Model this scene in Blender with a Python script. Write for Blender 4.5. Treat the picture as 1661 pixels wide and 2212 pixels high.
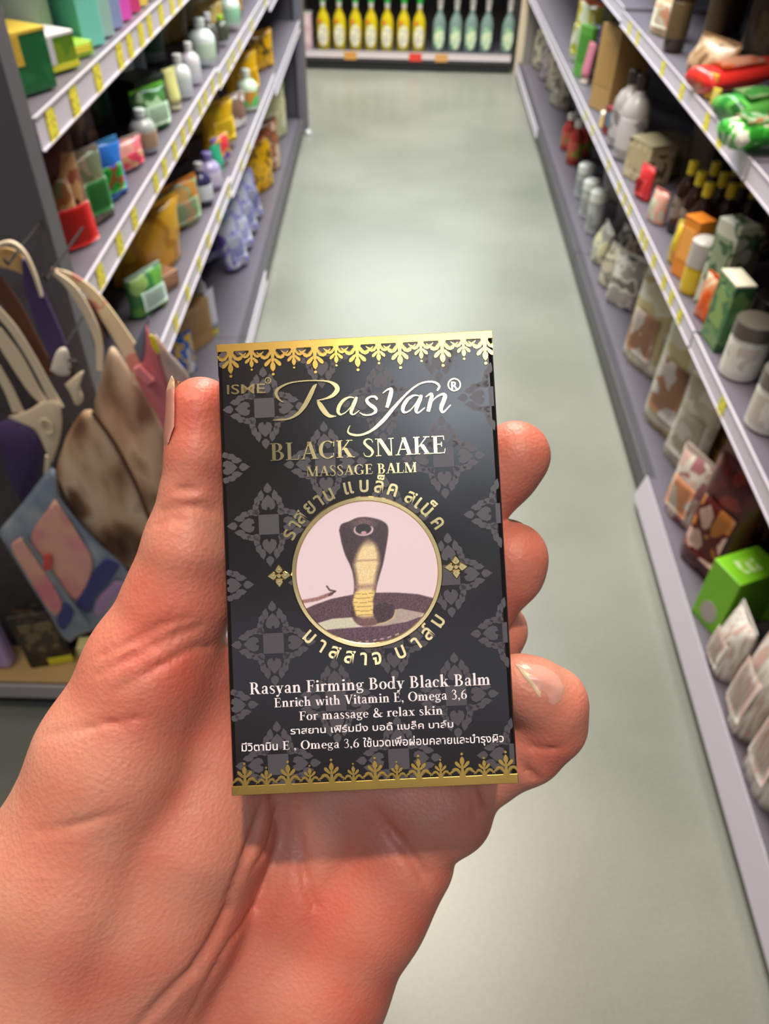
import bpy, bmesh, math, random
import numpy as np
from mathutils import Vector, Matrix

for o in list(bpy.data.objects):
    bpy.data.objects.remove(o, do_unlink=True)
SC = bpy.context.scene
COL = SC.collection
PI = math.pi

# ------------------------------------------------------------------ camera
FPX, IW, IH = 1660.0, 1661.0, 2212.0
CAM = Vector((0, 0, 1.5))
PITCH, ROLL = math.radians(43.3), math.radians(1.5)
_f = Vector((0, math.cos(PITCH), -math.sin(PITCH)))
_u = Vector((0, math.sin(PITCH), math.cos(PITCH)))
_r = Vector((1, 0, 0))
RT = _r*math.cos(ROLL) + _u*math.sin(ROLL)
UP = _u*math.cos(ROLL) - _r*math.sin(ROLL)
FW = _f
CAMM = Matrix(((RT.x, UP.x, -FW.x, CAM.x), (RT.y, UP.y, -FW.y, CAM.y), (RT.z, UP.z, -FW.z, CAM.z), (0, 0, 0, 1)))
cd = bpy.data.cameras.new('camera')
cam = bpy.data.objects.new('camera', cd)
COL.objects.link(cam)
cam.matrix_world = CAMM
cd.sensor_fit = 'VERTICAL'
cd.sensor_height = 36.0
cd.lens = 36.0*FPX/IH
cd.clip_start = 0.01
cd.dof.use_dof = True
cd.dof.focus_distance = 0.163
cd.dof.aperture_fstop = 25.0
SC.camera = cam

# ------------------------------------------------------------------ world, exposure
SC.view_settings.view_transform = 'Standard'
SC.view_settings.look = 'None'
SC.view_settings.gamma = 1.0
SC.view_settings.use_curve_mapping = False
SC.view_settings.exposure = 0.0
w = bpy.data.worlds.new('world')
SC.world = w
w.use_nodes = True
w.node_tree.nodes['Background'].inputs[0].default_value = (0.80, 0.88, 1.0, 1)
w.node_tree.nodes['Background'].inputs[1].default_value = 0.25

def area(name, loc, target, sx, sy, power, col, spread=180):
    l = bpy.data.lights.new(name, 'AREA')
    l.shape = 'RECTANGLE'; l.size = sx; l.size_y = sy; l.energy = power; l.color = col
    l.spread = math.radians(spread)
    o = bpy.data.objects.new(name, l); COL.objects.link(o)
    o.location = loc
    d = Vector(target) - Vector(loc)
    o.rotation_euler = d.to_track_quat('-Z', 'Y').to_euler()
    return o

def spot(name, loc, target, power, col, angle, blend=0.4, rad=0.03):
    l = bpy.data.lights.new(name, 'SPOT')
    l.energy = power; l.color = col; l.spot_size = math.radians(angle); l.spot_blend = blend; l.shadow_soft_size = rad
    o = bpy.data.objects.new(name, l); COL.objects.link(o)
    o.location = loc
    d = Vector(target) - Vector(loc)
    o.rotation_euler = d.to_track_quat('-Z', 'Y').to_euler()
    return o

area('ceiling_lamp', (0.12, 1.75, 2.82), (0.12, 1.75, 0), 0.9, 1.2, 78, (1.0, 0.88, 0.74))
area('ceiling_lamp', (0.12, 3.4, 2.82), (0.12, 3.4, 0), 0.9, 1.5, 92, (0.87, 1.0, 1.0))
area('ceiling_lamp', (0.12, 5.4, 2.82), (0.12, 5.4, 0), 0.9, 1.3, 72, (1.0, 0.90, 0.76))
area('ceiling_lamp', (0.16, -0.60, 2.82), (0.10, 0.0, 1.4), 0.42, 0.26, 14, (0.80, 0.90, 1.0))
area('ceiling_lamp', (0.0, -1.8, 2.82), (0.0, -2.2, 0.8), 1.6, 0.5, 16, (0.82, 0.86, 1.0))  # added fill: brightens the wall mirrored in the gold, and the hand
area('added_back_fill', (0.05, 6.25, 1.86), (0.05, 5.2, 0.9), 1.4, 0.06, 22, (0.86, 1.0, 0.97))  # added unseen strip facing the aisle, for the sheen on the floor
spot('ceiling_spot', (0.03, -0.06, 2.75), (0.0, 0.16, 1.32), 52, (1.0, 0.70, 0.48), 30, 0.5, 0.03)
area('ceiling_lamp', (-0.95, 0.35, 2.82), (-0.85, 0.6, 0), 0.6, 0.6, 26, (1.0, 0.87, 0.74))  # added fill, out of view, to brighten the hanging bags
area('added_back_fill', (0.05, 5.95, 1.42), (0.05, 6.3, 0.2), 1.4, 0.05, 10, (1.0, 0.97, 0.9))  # added unseen strip that brightens the far bottles


# ------------------------------------------------------------------ pixel helpers (used to measure where things stand)
def ray(px, py):
    return FW + RT*((px - IW/2)/FPX) - UP*((py - IH/2)/FPX)
def on_z(px, py, z=0.0):
    d = ray(px, py); return CAM + d*((z - CAM.z)/d.z)
def on_y(px, py, y):
    d = ray(px, py); return CAM + d*(y/d.y)
def at_depth(px, py, mm):
    return CAM + ray(px, py)*(mm*0.001)
def proj(p):
    v = Vector(p) - CAM
    z = v.dot(FW)
    return IW/2 + v.dot(RT)/z*FPX, IH/2 - v.dot(UP)/z*FPX
def height_to(p, ty):
    lo, hi = p[2], p[2] + 1.2
    for _ in range(40):
        m = (lo + hi)/2
        if proj((p[0], p[1], m))[1] > ty: lo = m
        else: hi = m
    return lo - p[2]

# ------------------------------------------------------------------ materials
MATS = {}
def srgb(c):
    if isinstance(c, str):
        c = c.lstrip('#'); c = tuple(int(c[i:i+2], 16) for i in (0, 2, 4))
    return tuple(((v/255)/12.92 if v/255 <= 0.04045 else ((v/255 + 0.055)/1.055)**2.4) for v in c) + (1.0,)

def mat(c, rough=0.5, metal=0.0, spec=0.5, bump=0.0, bscale=60, trans=0.0, alpha=1.0, sss=0.0, emit=0.0):
    key = ('m', c, rough, metal, spec, bump, bscale, trans, alpha, sss, emit)
    if key in MATS: return MATS[key]
    m = bpy.data.materials.new('surface'); m.use_nodes = True
    nt = m.node_tree; b = nt.nodes['Principled BSDF']
    b.inputs['Base Color'].default_value = srgb(c)
    b.inputs['Roughness'].default_value = rough
    b.inputs['Metallic'].default_value = metal
    b.inputs['Specular IOR Level'].default_value = spec
    b.inputs['Transmission Weight'].default_value = trans
    b.inputs['Alpha'].default_value = alpha
    if sss:
        b.inputs['Subsurface Weight'].default_value = sss
        b.inputs['Subsurface Scale'].default_value = 0.01
    if emit:
        b.inputs['Emission Color'].default_value = srgb(c)
        b.inputs['Emission Strength'].default_value = emit
    tc = nt.nodes.new('ShaderNodeTexCoord')
    nz = nt.nodes.new('ShaderNodeTexNoise'); nz.inputs['Scale'].default_value = bscale
    nt.links.new(tc.outputs['Object'], nz.inputs['Vector'])
    if bump:
        bp = nt.nodes.new('ShaderNodeBump'); bp.inputs['Strength'].default_value = bump; bp.inputs['Distance'].default_value = 0.01
        nt.links.new(nz.outputs['Fac'], bp.inputs['Height']); nt.links.new(bp.outputs['Normal'], b.inputs['Normal'])
    else:
        mr = nt.nodes.new('ShaderNodeMapRange'); mr.inputs[3].default_value = max(0.0, rough - 0.06); mr.inputs[4].default_value = min(1.0, rough + 0.06)
        nt.links.new(nz.outputs['Fac'], mr.inputs[0]); nt.links.new(mr.outputs[0], b.inputs['Roughness'])
    MATS[key] = m
    return m

def printm(cols, scale=18, rough=0.35, seed=0.0, stretch=(1, 1, 1), hard=True, detail=1.5, metal=0.0, bump=0.0):
    """printed packaging: a few ink colours in blotches"""
    key = ('p', tuple(cols), scale, rough, seed, stretch, hard, detail, metal, bump)
    if key in MATS: return MATS[key]
    m = bpy.data.materials.new('print'); m.use_nodes = True
    nt = m.node_tree; b = nt.nodes['Principled BSDF']
    b.inputs['Roughness'].default_value = rough; b.inputs['Metallic'].default_value = metal
    tc = nt.nodes.new('ShaderNodeTexCoord'); mp = nt.nodes.new('ShaderNodeMapping')
    mp.inputs['Location'].default_value = (seed*3.1, seed*1.7, seed*2.3); mp.inputs['Scale'].default_value = stretch
    nz = nt.nodes.new('ShaderNodeTexNoise'); nz.inputs['Scale'].default_value = scale; nz.inputs['Detail'].default_value = detail
    cr = nt.nodes.new('ShaderNodeValToRGB'); cr.color_ramp.interpolation = 'CONSTANT' if hard else 'LINEAR'
    n = len(cols)
    while len(cr.color_ramp.elements) < n: cr.color_ramp.elements.new(0.5)
    for i, c in enumerate(cols):
        e = cr.color_ramp.elements[i]; e.color = srgb(c)
    pos = [0.0] + [0.40 + 0.22*(i - 0.5)/max(1, n - 1) if n > 2 else 0.52 for i in range(1, n)] if hard else [0.3 + 0.4*i/(n - 1) for i in range(n)]
    for i in range(n): cr.color_ramp.elements[i].position = pos[i]
    nt.links.new(tc.outputs['Object'], mp.inputs[0]); nt.links.new(mp.outputs[0], nz.inputs['Vector'])
    nt.links.new(nz.outputs['Fac'], cr.inputs[0]); nt.links.new(cr.outputs[0], b.inputs['Base Color'])
    if bump:
        n2 = nt.nodes.new('ShaderNodeTexNoise'); n2.inputs['Scale'].default_value = 45
        nt.links.new(tc.outputs['Object'], n2.inputs['Vector'])
        bp = nt.nodes.new('ShaderNodeBump'); bp.inputs['Strength'].default_value = bump; bp.inputs['Distance'].default_value = 0.01
        nt.links.new(n2.outputs['Fac'], bp.inputs['Height']); nt.links.new(bp.outputs['Normal'], b.inputs['Normal'])
    MATS[key] = m
    return m

# ------------------------------------------------------------------ object helpers
def link(name, me, parent=None, mats=(), smooth=False):
    o = bpy.data.objects.new(name, me); COL.objects.link(o)
    for m in mats: me.materials.append(m)
    if smooth:
        for p in me.polygons: p.use_smooth = True
    if parent is not None: o.parent = parent
    return o

def obj(name, bm, m, parent=None, smooth=False):
    me = bpy.data.meshes.new(name)
    bmesh.ops.recalc_face_normals(bm, faces=bm.faces)
    bm.to_mesh(me); bm.free()
    return link(name, me, parent, m if isinstance(m, (list, tuple)) else [m], smooth)

def tag(o, label, cat, group=None, kind=None):
    if label: o['label'] = label
    if cat: o['category'] = cat
    if group: o['group'] = group
    if kind: o['kind'] = kind
    return o

def thing(name, label, cat, loc=(0, 0, 0), rz=0.0, group=None):
    o = bpy.data.objects.new(name, None); COL.objects.link(o)
    o.empty_display_size = 0.05
    o.location = loc; o.rotation_euler = (0, 0, rz)
    return tag(o, label, cat, group)

def dup(root, loc, rz=None, label=None, rot=None, scale=None):
    r = root.copy(); COL.objects.link(r); r.location = loc
    if rz is not None: r.rotation_euler = (0, 0, rz)
    if rot is not None: r.rotation_euler = rot
    if scale is not None: r.scale = scale
    if label: r['label'] = label
    for ch in list(root.children):
        c = ch.copy(); COL.objects.link(c); c.parent = r
        for g in list(ch.children):
            d = g.copy(); COL.objects.link(d); d.parent = c
    return r

def box(bm, x0, x1, y0, y1, z0, z1, bev=0.0, mi=0):
    vs = [bm.verts.new(p) for p in ((x0, y0, z0), (x1, y0, z0), (x1, y1, z0), (x0, y1, z0), (x0, y0, z1), (x1, y0, z1), (x1, y1, z1), (x0, y1, z1))]
    fs = [bm.faces.new([vs[i] for i in q]) for q in ((0, 3, 2, 1), (4, 5, 6, 7), (0, 1, 5, 4), (1, 2, 6, 5), (2, 3, 7, 6), (3, 0, 4, 7))]
    for f in fs: f.material_index = mi
    if bev:
        es = list({e for f in fs for e in f.edges})
        bmesh.ops.bevel(bm, geom=es, offset=bev, segments=2, affect='EDGES', profile=0.5)
    return bm

def bx(x0, x1, y0, y1, z0, z1, bev=0.0):
    return box(bmesh.new(), x0, x1, y0, y1, z0, z1, bev)

def lathe(prof, n=20, bm=None, sx=1.0, sy=1.0):
    """prof: list of (radius, z)"""
    bm = bm or bmesh.new()
    rings = []
    for r, z in prof:
        rings.append([bm.verts.new((sx*r*math.cos(2*PI*k/n), sy*r*math.sin(2*PI*k/n), z)) for k in range(n)])
    for a, b in zip(rings[:-1], rings[1:]):
        for k in range(n):
            bm.faces.new((a[k], a[(k+1) % n], b[(k+1) % n], b[k]))
    bm.faces.new(rings[0][::-1]); bm.faces.new(rings[-1])
    return bm

def tube(pts, r, n=8, bm=None):
    bm = bm or bmesh.new()
    pts = [Vector(p) for p in pts]
    rings = []
    for i, p in enumerate(pts):
        t = (pts[min(i+1, len(pts)-1)] - pts[max(i-1, 0)]).normalized()
        a = t.cross(Vector((0.31, 0.2, 0.93)))
        if a.length < 1e-3: a = t.cross(Vector((1, 0, 0)))
        a.normalize(); b = t.cross(a)
        rr = r[i] if isinstance(r, (list, tuple)) else r
        rings.append([bm.verts.new(p + a*rr*math.cos(2*PI*k/n) + b*rr*math.sin(2*PI*k/n)) for k in range(n)])
    for a, b in zip(rings[:-1], rings[1:]):
        for k in range(n):
            bm.faces.new((a[k], a[(k+1) % n], b[(k+1) % n], b[k]))
    bm.faces.new(rings[0][::-1]); bm.faces.new(rings[-1])
    return bm

def struct(name, bm, m):
    o = obj(name, bm, m); o['kind'] = 'structure'; return o

# ------------------------------------------------------------------ the room
def floor_mat():
    m = bpy.data.materials.new('sealed_concrete'); m.use_nodes = True
    nt = m.node_tree; b = nt.nodes['Principled BSDF']
    tc = nt.nodes.new('ShaderNodeTexCoord')
    n1 = nt.nodes.new('ShaderNodeTexNoise'); n1.inputs['Scale'].default_value = 1.6; n1.inputs['Detail'].default_value = 6
    n2 = nt.nodes.new('ShaderNodeTexNoise'); n2.inputs['Scale'].default_value = 160; n2.inputs['Detail'].default_value = 3
    cr = nt.nodes.new('ShaderNodeValToRGB')
    cr.color_ramp.elements[0].position = 0.35; cr.color_ramp.elements[0].color = srgb(FLOOR_A)
    cr.color_ramp.elements[1].position = 0.65; cr.color_ramp.elements[1].color = srgb(FLOOR_B)
    mx = nt.nodes.new('ShaderNodeMixRGB'); mx.blend_type = 'OVERLAY'; mx.inputs[0].default_value = 0.18
    nt.links.new(tc.outputs['Object'], n1.inputs['Vector']); nt.links.new(tc.outputs['Object'], n2.inputs['Vector'])
    nt.links.new(n1.outputs['Fac'], cr.inputs[0]); nt.links.new(cr.outputs[0], mx.inputs[1]); nt.links.new(n2.outputs['Fac'], mx.inputs[2])
    nt.links.new(mx.outputs[0], b.inputs['Base Color'])
    mr = nt.nodes.new('ShaderNodeMapRange'); mr.inputs[3].default_value = 0.24; mr.inputs[4].default_value = 0.42
    nt.links.new(n1.outputs['Fac'], mr.inputs[0]); nt.links.new(mr.outputs[0], b.inputs['Roughness'])
    b.inputs['Specular IOR Level'].default_value = 0.6
    return m
FLOOR_A, FLOOR_B = '#7f8178', '#8d8e85'
struct('floor', bx(-3.2, 3.4, -2.6, 7.4, -0.1, 0.0), floor_mat())
WALL = mat('#8d8a86', 0.8)
struct('wall_left', bx(-3.3, -3.2, -2.6, 7.4, 0, 2.9), WALL)
struct('wall_right', bx(3.4, 3.5, -2.6, 7.4, 0, 2.9), WALL)
struct('wall_back', bx(-3.3, 3.5, 7.4, 7.5, 0, 2.9), WALL)
struct('wall_front', bx(-3.3, 3.5, -2.7, -2.6, 0, 2.9), WALL)
struct('ceiling', bx(-3.3, 3.5, -2.7, 7.5, 2.9, 3.0), mat('#6f6d6c', 0.9))

# ------------------------------------------------------------------ the small black carton in the hand
BC = (-4.258, 9.909, 160.952)                       # centre of its front face, camera frame, mm (right, down, away)
BXA, BYA, BZA = (0.99870616, -0.04914931, -0.01305165), (0.04825176, 0.99691351, -0.06192917), (0.01605514, 0.06121928, 0.99799521)
BW, BH, BD = 59.0, 94.3, 26.0
def cw(v): return RT*v[0] - UP*v[1] + FW*v[2]
_X, _Y, _Z = cw(BXA), -cw(BYA), -cw(BZA)
_c = CAM + cw(BC)*0.001
BM = Matrix(((_X.x, _Y.x, _Z.x, _c.x), (_X.y, _Y.y, _Z.y, _c.y), (_X.z, _Y.z, _Z.z, _c.z), (0, 0, 0, 1)))
BMI = BM.inverted()
def face(px, py):
    """pixel on the photographed front face -> millimetres on that face (x right, y up)"""
    o = BMI @ CAM; d = BMI.to_3x3() @ ray(px, py)
    t = -o.z/d.z
    p = o + d*t
    return p.x*1000, p.y*1000

carton = bpy.data.objects.new('carton', None); COL.objects.link(carton); carton.empty_display_size = 0.03
carton.matrix_world = BM
tag(carton, 'small glossy black and gold carton with a cobra medallion, held in the hand', 'carton')

BLACKP = mat('#1b1819', 0.26, spec=0.33)
def _coat(m, w):
    b = m.node_tree.nodes['Principled BSDF']; b.inputs['Coat Weight'].default_value = w; b.inputs['Coat Roughness'].default_value = 0.16
GREYP = mat('#4c4a50', 0.36, spec=0.33)
GOLD = mat('#d9c189', 0.22, metal=1.0)
GOLDF = mat('#cda655', 0.27, metal=1.0)
WHITEP = mat('#f2ecf2', 0.5)

def cr_(pts, n=6):
    """Catmull-Rom through tuples"""
    P = [np.array(p, float) for p in pts]
    P = [2*P[0] - P[1]] + P + [2*P[-1] - P[-2]]
    out = []
    for i in range(1, len(P) - 2):
        for k in range(n):
            t = k/n
            out.append(0.5*((2*P[i]) + (-P[i-1] + P[i+1])*t + (2*P[i-1] - 5*P[i] + 4*P[i+1] - P[i+2])*t*t + (-P[i-1] + 3*P[i] - 3*P[i+1] + P[i+2])*t**3))
    out.append(P[-2])
    return out

def ribbon(bm, pts, z0, z1, n=6, s=0.001):
    """pen stroke: (x, y, width) in mm, with a raised ridge"""
    q = cr_(pts, n)
    rows = []
    for i, p in enumerate(q):
        a = q[max(i-1, 0)]; b = q[min(i+1, len(q)-1)]
        t = np.array([b[0]-a[0], b[1]-a[1]]); t /= (np.hypot(*t) + 1e-9)
        nn = np.array([-t[1], t[0]]); w = max(p[2], 0.02)/2
        row = []
        for k, h in ((-1, z0), (-0.82, z1), (0.82, z1), (1, z0)):
            row.append(bm.verts.new(((p[0]+nn[0]*w*k)*s, (p[1]+nn[1]*w*k)*s, h*s)))
        rows.append(row)
    for a, b in zip(rows[:-1], rows[1:]):
        for k in range(3): bm.faces.new((a[k], a[k+1], b[k+1], b[k]))
    bm.faces.new(rows[0]); bm.faces.new(rows[-1][::-1])

def poly(bm, pts, z0, z1, mi=0, s=0.001, inset=0.0):
    """flat or raised polygon, star-shaped about its centre"""
    c = (sum(p[0] for p in pts)/len(pts), sum(p[1] for p in pts)/len(pts))
    top = [bm.verts.new((p[0]*s, p[1]*s, z1*s)) for p in pts] if not inset else [bm.verts.new(((p[0]+(c[0]-p[0])*inset)*s, (p[1]+(c[1]-p[1])*inset)*s, z1*s)) for p in pts]
    cv = bm.verts.new((c[0]*s, c[1]*s, z1*s))
    n = len(pts)
    for i in range(n):
        f = bm.faces.new((cv, top[i], top[(i+1) % n])); f.material_index = mi
    if z0 != z1:
        lo = [bm.verts.new((p[0]*s, p[1]*s, z0*s)) for p in pts]
        for i in range(n):
            f = bm.faces.new((lo[i], lo[(i+1) % n], top[(i+1) % n], top[i])); f.material_index = mi

def ell(cx, cy, rx, ry, rot=0.0, n=14, pinch=0.0):
    out = []
    for k in range(n):
        a = 2*PI*k/n
        x, y = rx*math.cos(a), ry*math.sin(a)
        if pinch: x *= 1 - pinch*abs(math.sin(a))**3
        out.append((cx + x*math.cos(rot) - y*math.sin(rot), cy + x*math.sin(rot) + y*math.cos(rot)))
    return out

# --- carton body with its grey printed flame flowers
bm = bmesh.new()
box(bm, -BW/2000, BW/2000, -BH/2000, BH/2000, -BD/1000, 0, bev=0.0011)
def clip_in(pts):
    return all(abs(p[0]) < BW/2 - 0.4 and abs(p[1]) < BH/2 - 0.4 for p in pts)
def motif(cx, cy, rot):
    R = lambda x, y: (cx + x*math.cos(rot) - y*math.sin(rot), cy + x*math.sin(rot) + y*math.cos(rot))
    shapes = [[(-2.15, -2.1), (2.15, -2.1), (2.15, 2.1), (-2.15, 2.1)]]
    for q in range(4):
        a = q*PI/2
        T = lambda x, y: (x*math.cos(a) - y*math.sin(a), x*math.sin(a) + y*math.cos(a))
        # teardrop heart, five flame leaves a side, a pointed tip
        shapes.append([T(*p) for p in ((-0.35, 3.0), (-1.25, 3.3), (-1.55, 4.1), (-1.2, 5.1), (0, 6.3), (1.2, 5.1), (1.55, 4.1), (1.25, 3.3), (0.45, 3.0), (0.3, 3.5), (0.0, 3.7), (-0.25, 3.45))])
        shapes.append([T(*p) for p in ((0, 8.9), (-0.75, 7.9), (-0.85, 7.2), (-0.3, 6.75), (0, 6.6), (0.3, 6.75), (0.85, 7.2), (0.75, 7.9))])
        for s in (-1, 1):
            for (x, y, ln, an) in ((1.5, 6.15, 1.15, 0.12), (2.35, 5.0, 1.15, 0.22), (2.7, 3.75, 1.05, 0.35), (2.5, 2.75, 0.75, 0.55)):
                pts = []
                for (lx, ly) in ((0, 1.0), (-0.42, 0.25), (-0.45, -0.45), (-0.1, -0.95), (0.35, -0.4), (0.42, 0.3)):
                    X, Y = lx*1.5, ly*ln*1.06
                    X, Y = X*math.cos(an) - Y*math.sin(an), X*math.sin(an) + Y*math.cos(an)
                    pts.append(T(s*(x + X), y + Y))
                shapes.append(pts)
    for sh in shapes:
        P = [R(*p) for p in sh]
        if clip_in(P): poly(bm, P, 0.03, 0.03, 1)
        else:
            P2 = [(max(-BW/2+0.5, min(BW/2-0.5, p[0])), max(-BH/2+0.5, min(BH/2-0.5, p[1]))) for p in P]
            if max(p[0] for p in P2) - min(p[0] for p in P2) > 0.5 and max(p[1] for p in P2) - min(p[1] for p in P2) > 0.5:
                poly(bm, P2, 0.03, 0.03, 1)
x0, y0 = face(571, 881); x1, y1 = face(958, 994); xr, yr = face(578, 1133)
px_, py_ = (x1 - x0)/3, y0 - yr
for i in range(-1, 6):
    for j in range(-2, 6):
        cx, cy = x0 + px_*i, y0 - py_*j - (py_/2 if i % 2 else 0)
        if abs(cx) < BW/2 + 8 and abs(cy) < BH/2 + 8: motif(cx, cy, 0.0)
o = obj('carton_body', bm, [BLACKP, GREYP], carton)

# --- gold foil borders
def fleur(bm, cx, cy, up, k):
    u = 0.01928*k
    P = lambda pts: [(max(-BW/2 + 0.05, min(BW/2 - 0.05, cx + x*u)), cy + (y if up else -y)*u) for x, y in pts]
    poly(bm, P([(-52, -20), (-20, 60), (-14, 150), (14, 150), (20, 60), (52, -20)]), 0.02, 0.14, inset=0.03)
    poly(bm, P(ell(0, 195, 34, 62, pinch=0.5)), 0.02, 0.2, inset=0.12)
    poly(bm, P(ell(0, 282, 21, 19)), 0.02, 0.2, inset=0.2)
    for s in (-1, 1):
        poly(bm, P([(s*8, 95), (s*40, 108), (s*90, 150), (s*100, 180), (s*88, 198), (s*62, 190), (s*34, 160), (s*14, 130)]), 0.02, 0.18, inset=0.1)
        poly(bm, P([(s*26, 10), (s*46, 60), (s*85, 84), (s*118, 70), (s*126, 52), (s*140, 66), (s*128, 100), (s*92, 116), (s*48, 102), (s*20, 62)]), 0.02, 0.16, inset=0.04)
        poly(bm, P([(s*120, 72), (s*122, 50), (s*150, 40), (s*176, 22), (s*176, 34), (s*156, 60), (s*140, 74)]), 0.02, 0.14)
for nm, up, (pa, pb), (ba, bb), kk in (('gold_border', False, ((497, 757), (1046, 733)), (746, 757), 1.0), ('gold_border', True, ((529.7, 1699), (1094, 1672)), (0, 0), 0.84)):
    bm = bmesh.new()
    (xa, ya), (xb, yb) = face(*pa), face(*pb)
    e = BH/2
    yb_ = (ya + yb)/2
    if not up: box(bm, -BW/2000, BW/2000, (yb_ - 0.1)/1000, (e + 0.12)/1000, -0.0014, 0.00012, bev=0.0001)
    else: box(bm, -BW/2000, BW/2000, (-e - 0.12)/1000, (yb_ + 0.1)/1000, -0.0014, 0.00012, bev=0.0001)
    for i in range(7):
        t = i/6
        fleur(bm, xa + (xb - xa)*t, yb_, up, kk)
        if i < 6: fleur(bm, xa + (xb - xa)*(t + 1/12), yb_, up, kk*0.78)
    o = obj(nm, bm, GOLDF, carton); o['label'] = 'gold foil border along the top edge' if not up else 'gold foil border along the bottom edge'

# --- script wordmark, embossed gold
def c3(pts, k=1.0):
    out = []
    for x, y, w in pts:
        X, Y = face(460 + x/2.595, 780 + y/2.595)
        out.append((X, Y, w/2.595*0.0968*k))
    return out
SCRIPT = [
 [(398, 234, 3), (378, 222, 10), (360, 200, 17), (356, 175, 19), (376, 150, 15), (430, 125, 10), (510, 113, 8), (590, 111, 8), (650, 117, 13), (688, 138, 25), (697, 163, 29), (672, 194, 22), (628, 213, 10), (583, 222, 6)],
 [(582, 130, 6), (566, 150, 22), (545, 195, 28), (515, 250, 27), (475, 298, 19), (425, 325, 11), (378, 330, 13), (335, 333, 4)],
 [(586, 222, 8), (600, 245, 28), (625, 283, 31), (652, 308, 22), (690, 311, 5)],
 [(792, 208, 5), (765, 204, 10), (732, 222, 18), (708, 255, 22), (702, 285, 20), (716, 301, 11), (745, 288, 6), (775, 255, 5), (797, 213, 6)],
 [(806, 203, 14), (796, 228, 23), (782, 262, 23), (775, 290, 17), (788, 301, 9), (822, 278, 4)],
 [(922, 218, 12), (908, 202, 14), (880, 203, 12), (862, 220, 17), (876, 243, 21), (905, 264, 22), (912, 286, 16), (880, 303, 10), (845, 302, 10), (822, 290, 5)],
 [(952, 182, 4), (975, 164, 9), (998, 158, 16), (998, 180, 24), (988, 220, 25), (975, 262, 18)],
 [(1256, 168, 8), (1268, 142, 12), (1240, 120, 11), (1190, 120, 9), (1140, 140, 9), (1080, 190, 11), (1015, 262, 19), (955, 333, 23), (890, 390, 16), (830, 415, 13), (780, 413, 14), (757, 397, 10), (768, 362, 3)],
 [(1156, 197, 5), (1128, 194, 10), (1095, 213, 18), (1070, 248, 22), (1064, 276, 20), (1077, 290, 11), (1106, 276, 6), (1138, 238, 5), (1160, 198, 6)],
 [(1168, 192, 14), (1160, 215, 23), (1146, 250, 24), (1138, 278, 18), (1150, 291, 9), (1188, 262, 4)],
 [(1192, 203, 4), (1218, 186, 12), (1226, 196, 20), (1216, 240, 23), (1206, 284, 20)],
 [(1216, 240, 4), (1250, 205, 7), (1282, 188, 13), (1300, 196, 22), (1292, 225, 24), (1278, 265, 21), (1290, 288, 10), (1332, 247, 4)],
]
bm = bmesh.new()
for s in SCRIPT: ribbon(bm, c3(s, 1.14), 0.02, 0.32)
obj('script_wordmark', bm, GOLD, carton)

def ring(bm, cx, cy, r0, r1, z0, z1, n=48, s=0.001, mi=0):
    rr = []
    for k in range(n):
        a = 2*PI*k/n; c, d = math.cos(a), math.sin(a)
        rr.append([bm.verts.new(((cx + c*r)*s, (cy + d*r)*s, z*s)) for r, z in ((r0, z0), (r0 + (r1-r0)*0.2, z1), (r0 + (r1-r0)*0.8, z1), (r1, z0))])
    for k in range(n):
        a, b = rr[k], rr[(k+1) % n]
        for i in range(3):
            f = bm.faces.new((a[i], a[i+1], b[i+1], b[i])); f.material_index = mi

# --- a small serif alphabet drawn with pen primitives (cap height 1)
def g_V(x, y0, y1, w): return [('q', [(x, y0), (x+w, y0), (x+w, y1), (x, y1)])]
def g_D(xa, ya, xb, yb, w): return [('q', [(xa, ya), (xa+w, ya), (xb+w, yb), (xb, yb)])]
def g_H(x0, x1, y, t): return [('q', [(x0, y), (x1, y), (x1, y+t), (x0, y+t)])]
def g_R(*pts): return [('r', pts)]
def g_O(cx, cy, rx, ry, a0=0, a1=360, wx=0.15, wy=0.05):
    out = []; n = max(4, int(abs(a1-a0)/15))
    for i in range(n):
        A, B = math.radians(a0+(a1-a0)*i/n), math.radians(a0+(a1-a0)*(i+1)/n)
        out.append(('q', [(cx+rx*math.cos(A), cy+ry*math.sin(A)), (cx+rx*math.cos(B), cy+ry*math.sin(B)), (cx+(rx-wx)*math.cos(B), cy+(ry-wy)*math.sin(B)), (cx+(rx-wx)*math.cos(A), cy+(ry-wy)*math.sin(A))]))
    return out
ST, SF = 0.15, 0.045
def g_stem(x, y0, y1, top=2, bot=2, w=ST):
    g = g_V(x, y0, y1, w)
    if bot: g += g_H(x-0.07, x+w+0.07, y0, SF)
    if top == 2: g += g_H(x-0.07, x+w+0.07, y1-SF, SF)
    if top == 1: g += [('q', [(x-0.08, y1-0.10), (x+0.02, y1-0.10), (x+w*0.6, y1), (x-0.0, y1-0.02)])]
    return g
def g_dot(x, y, r): return [('q', ell(x, y, r, r, n=10))]
_S = [(.47,.78,.03),(.44,.92,.05),(.33,1.0,.06),(.18,.97,.10),(.11,.80,.15),(.22,.60,.17),(.38,.43,.17),(.46,.24,.15),(.38,.05,.09),(.25,.0,.06),(.11,.06,.05),(.06,.24,.03)]
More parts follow.
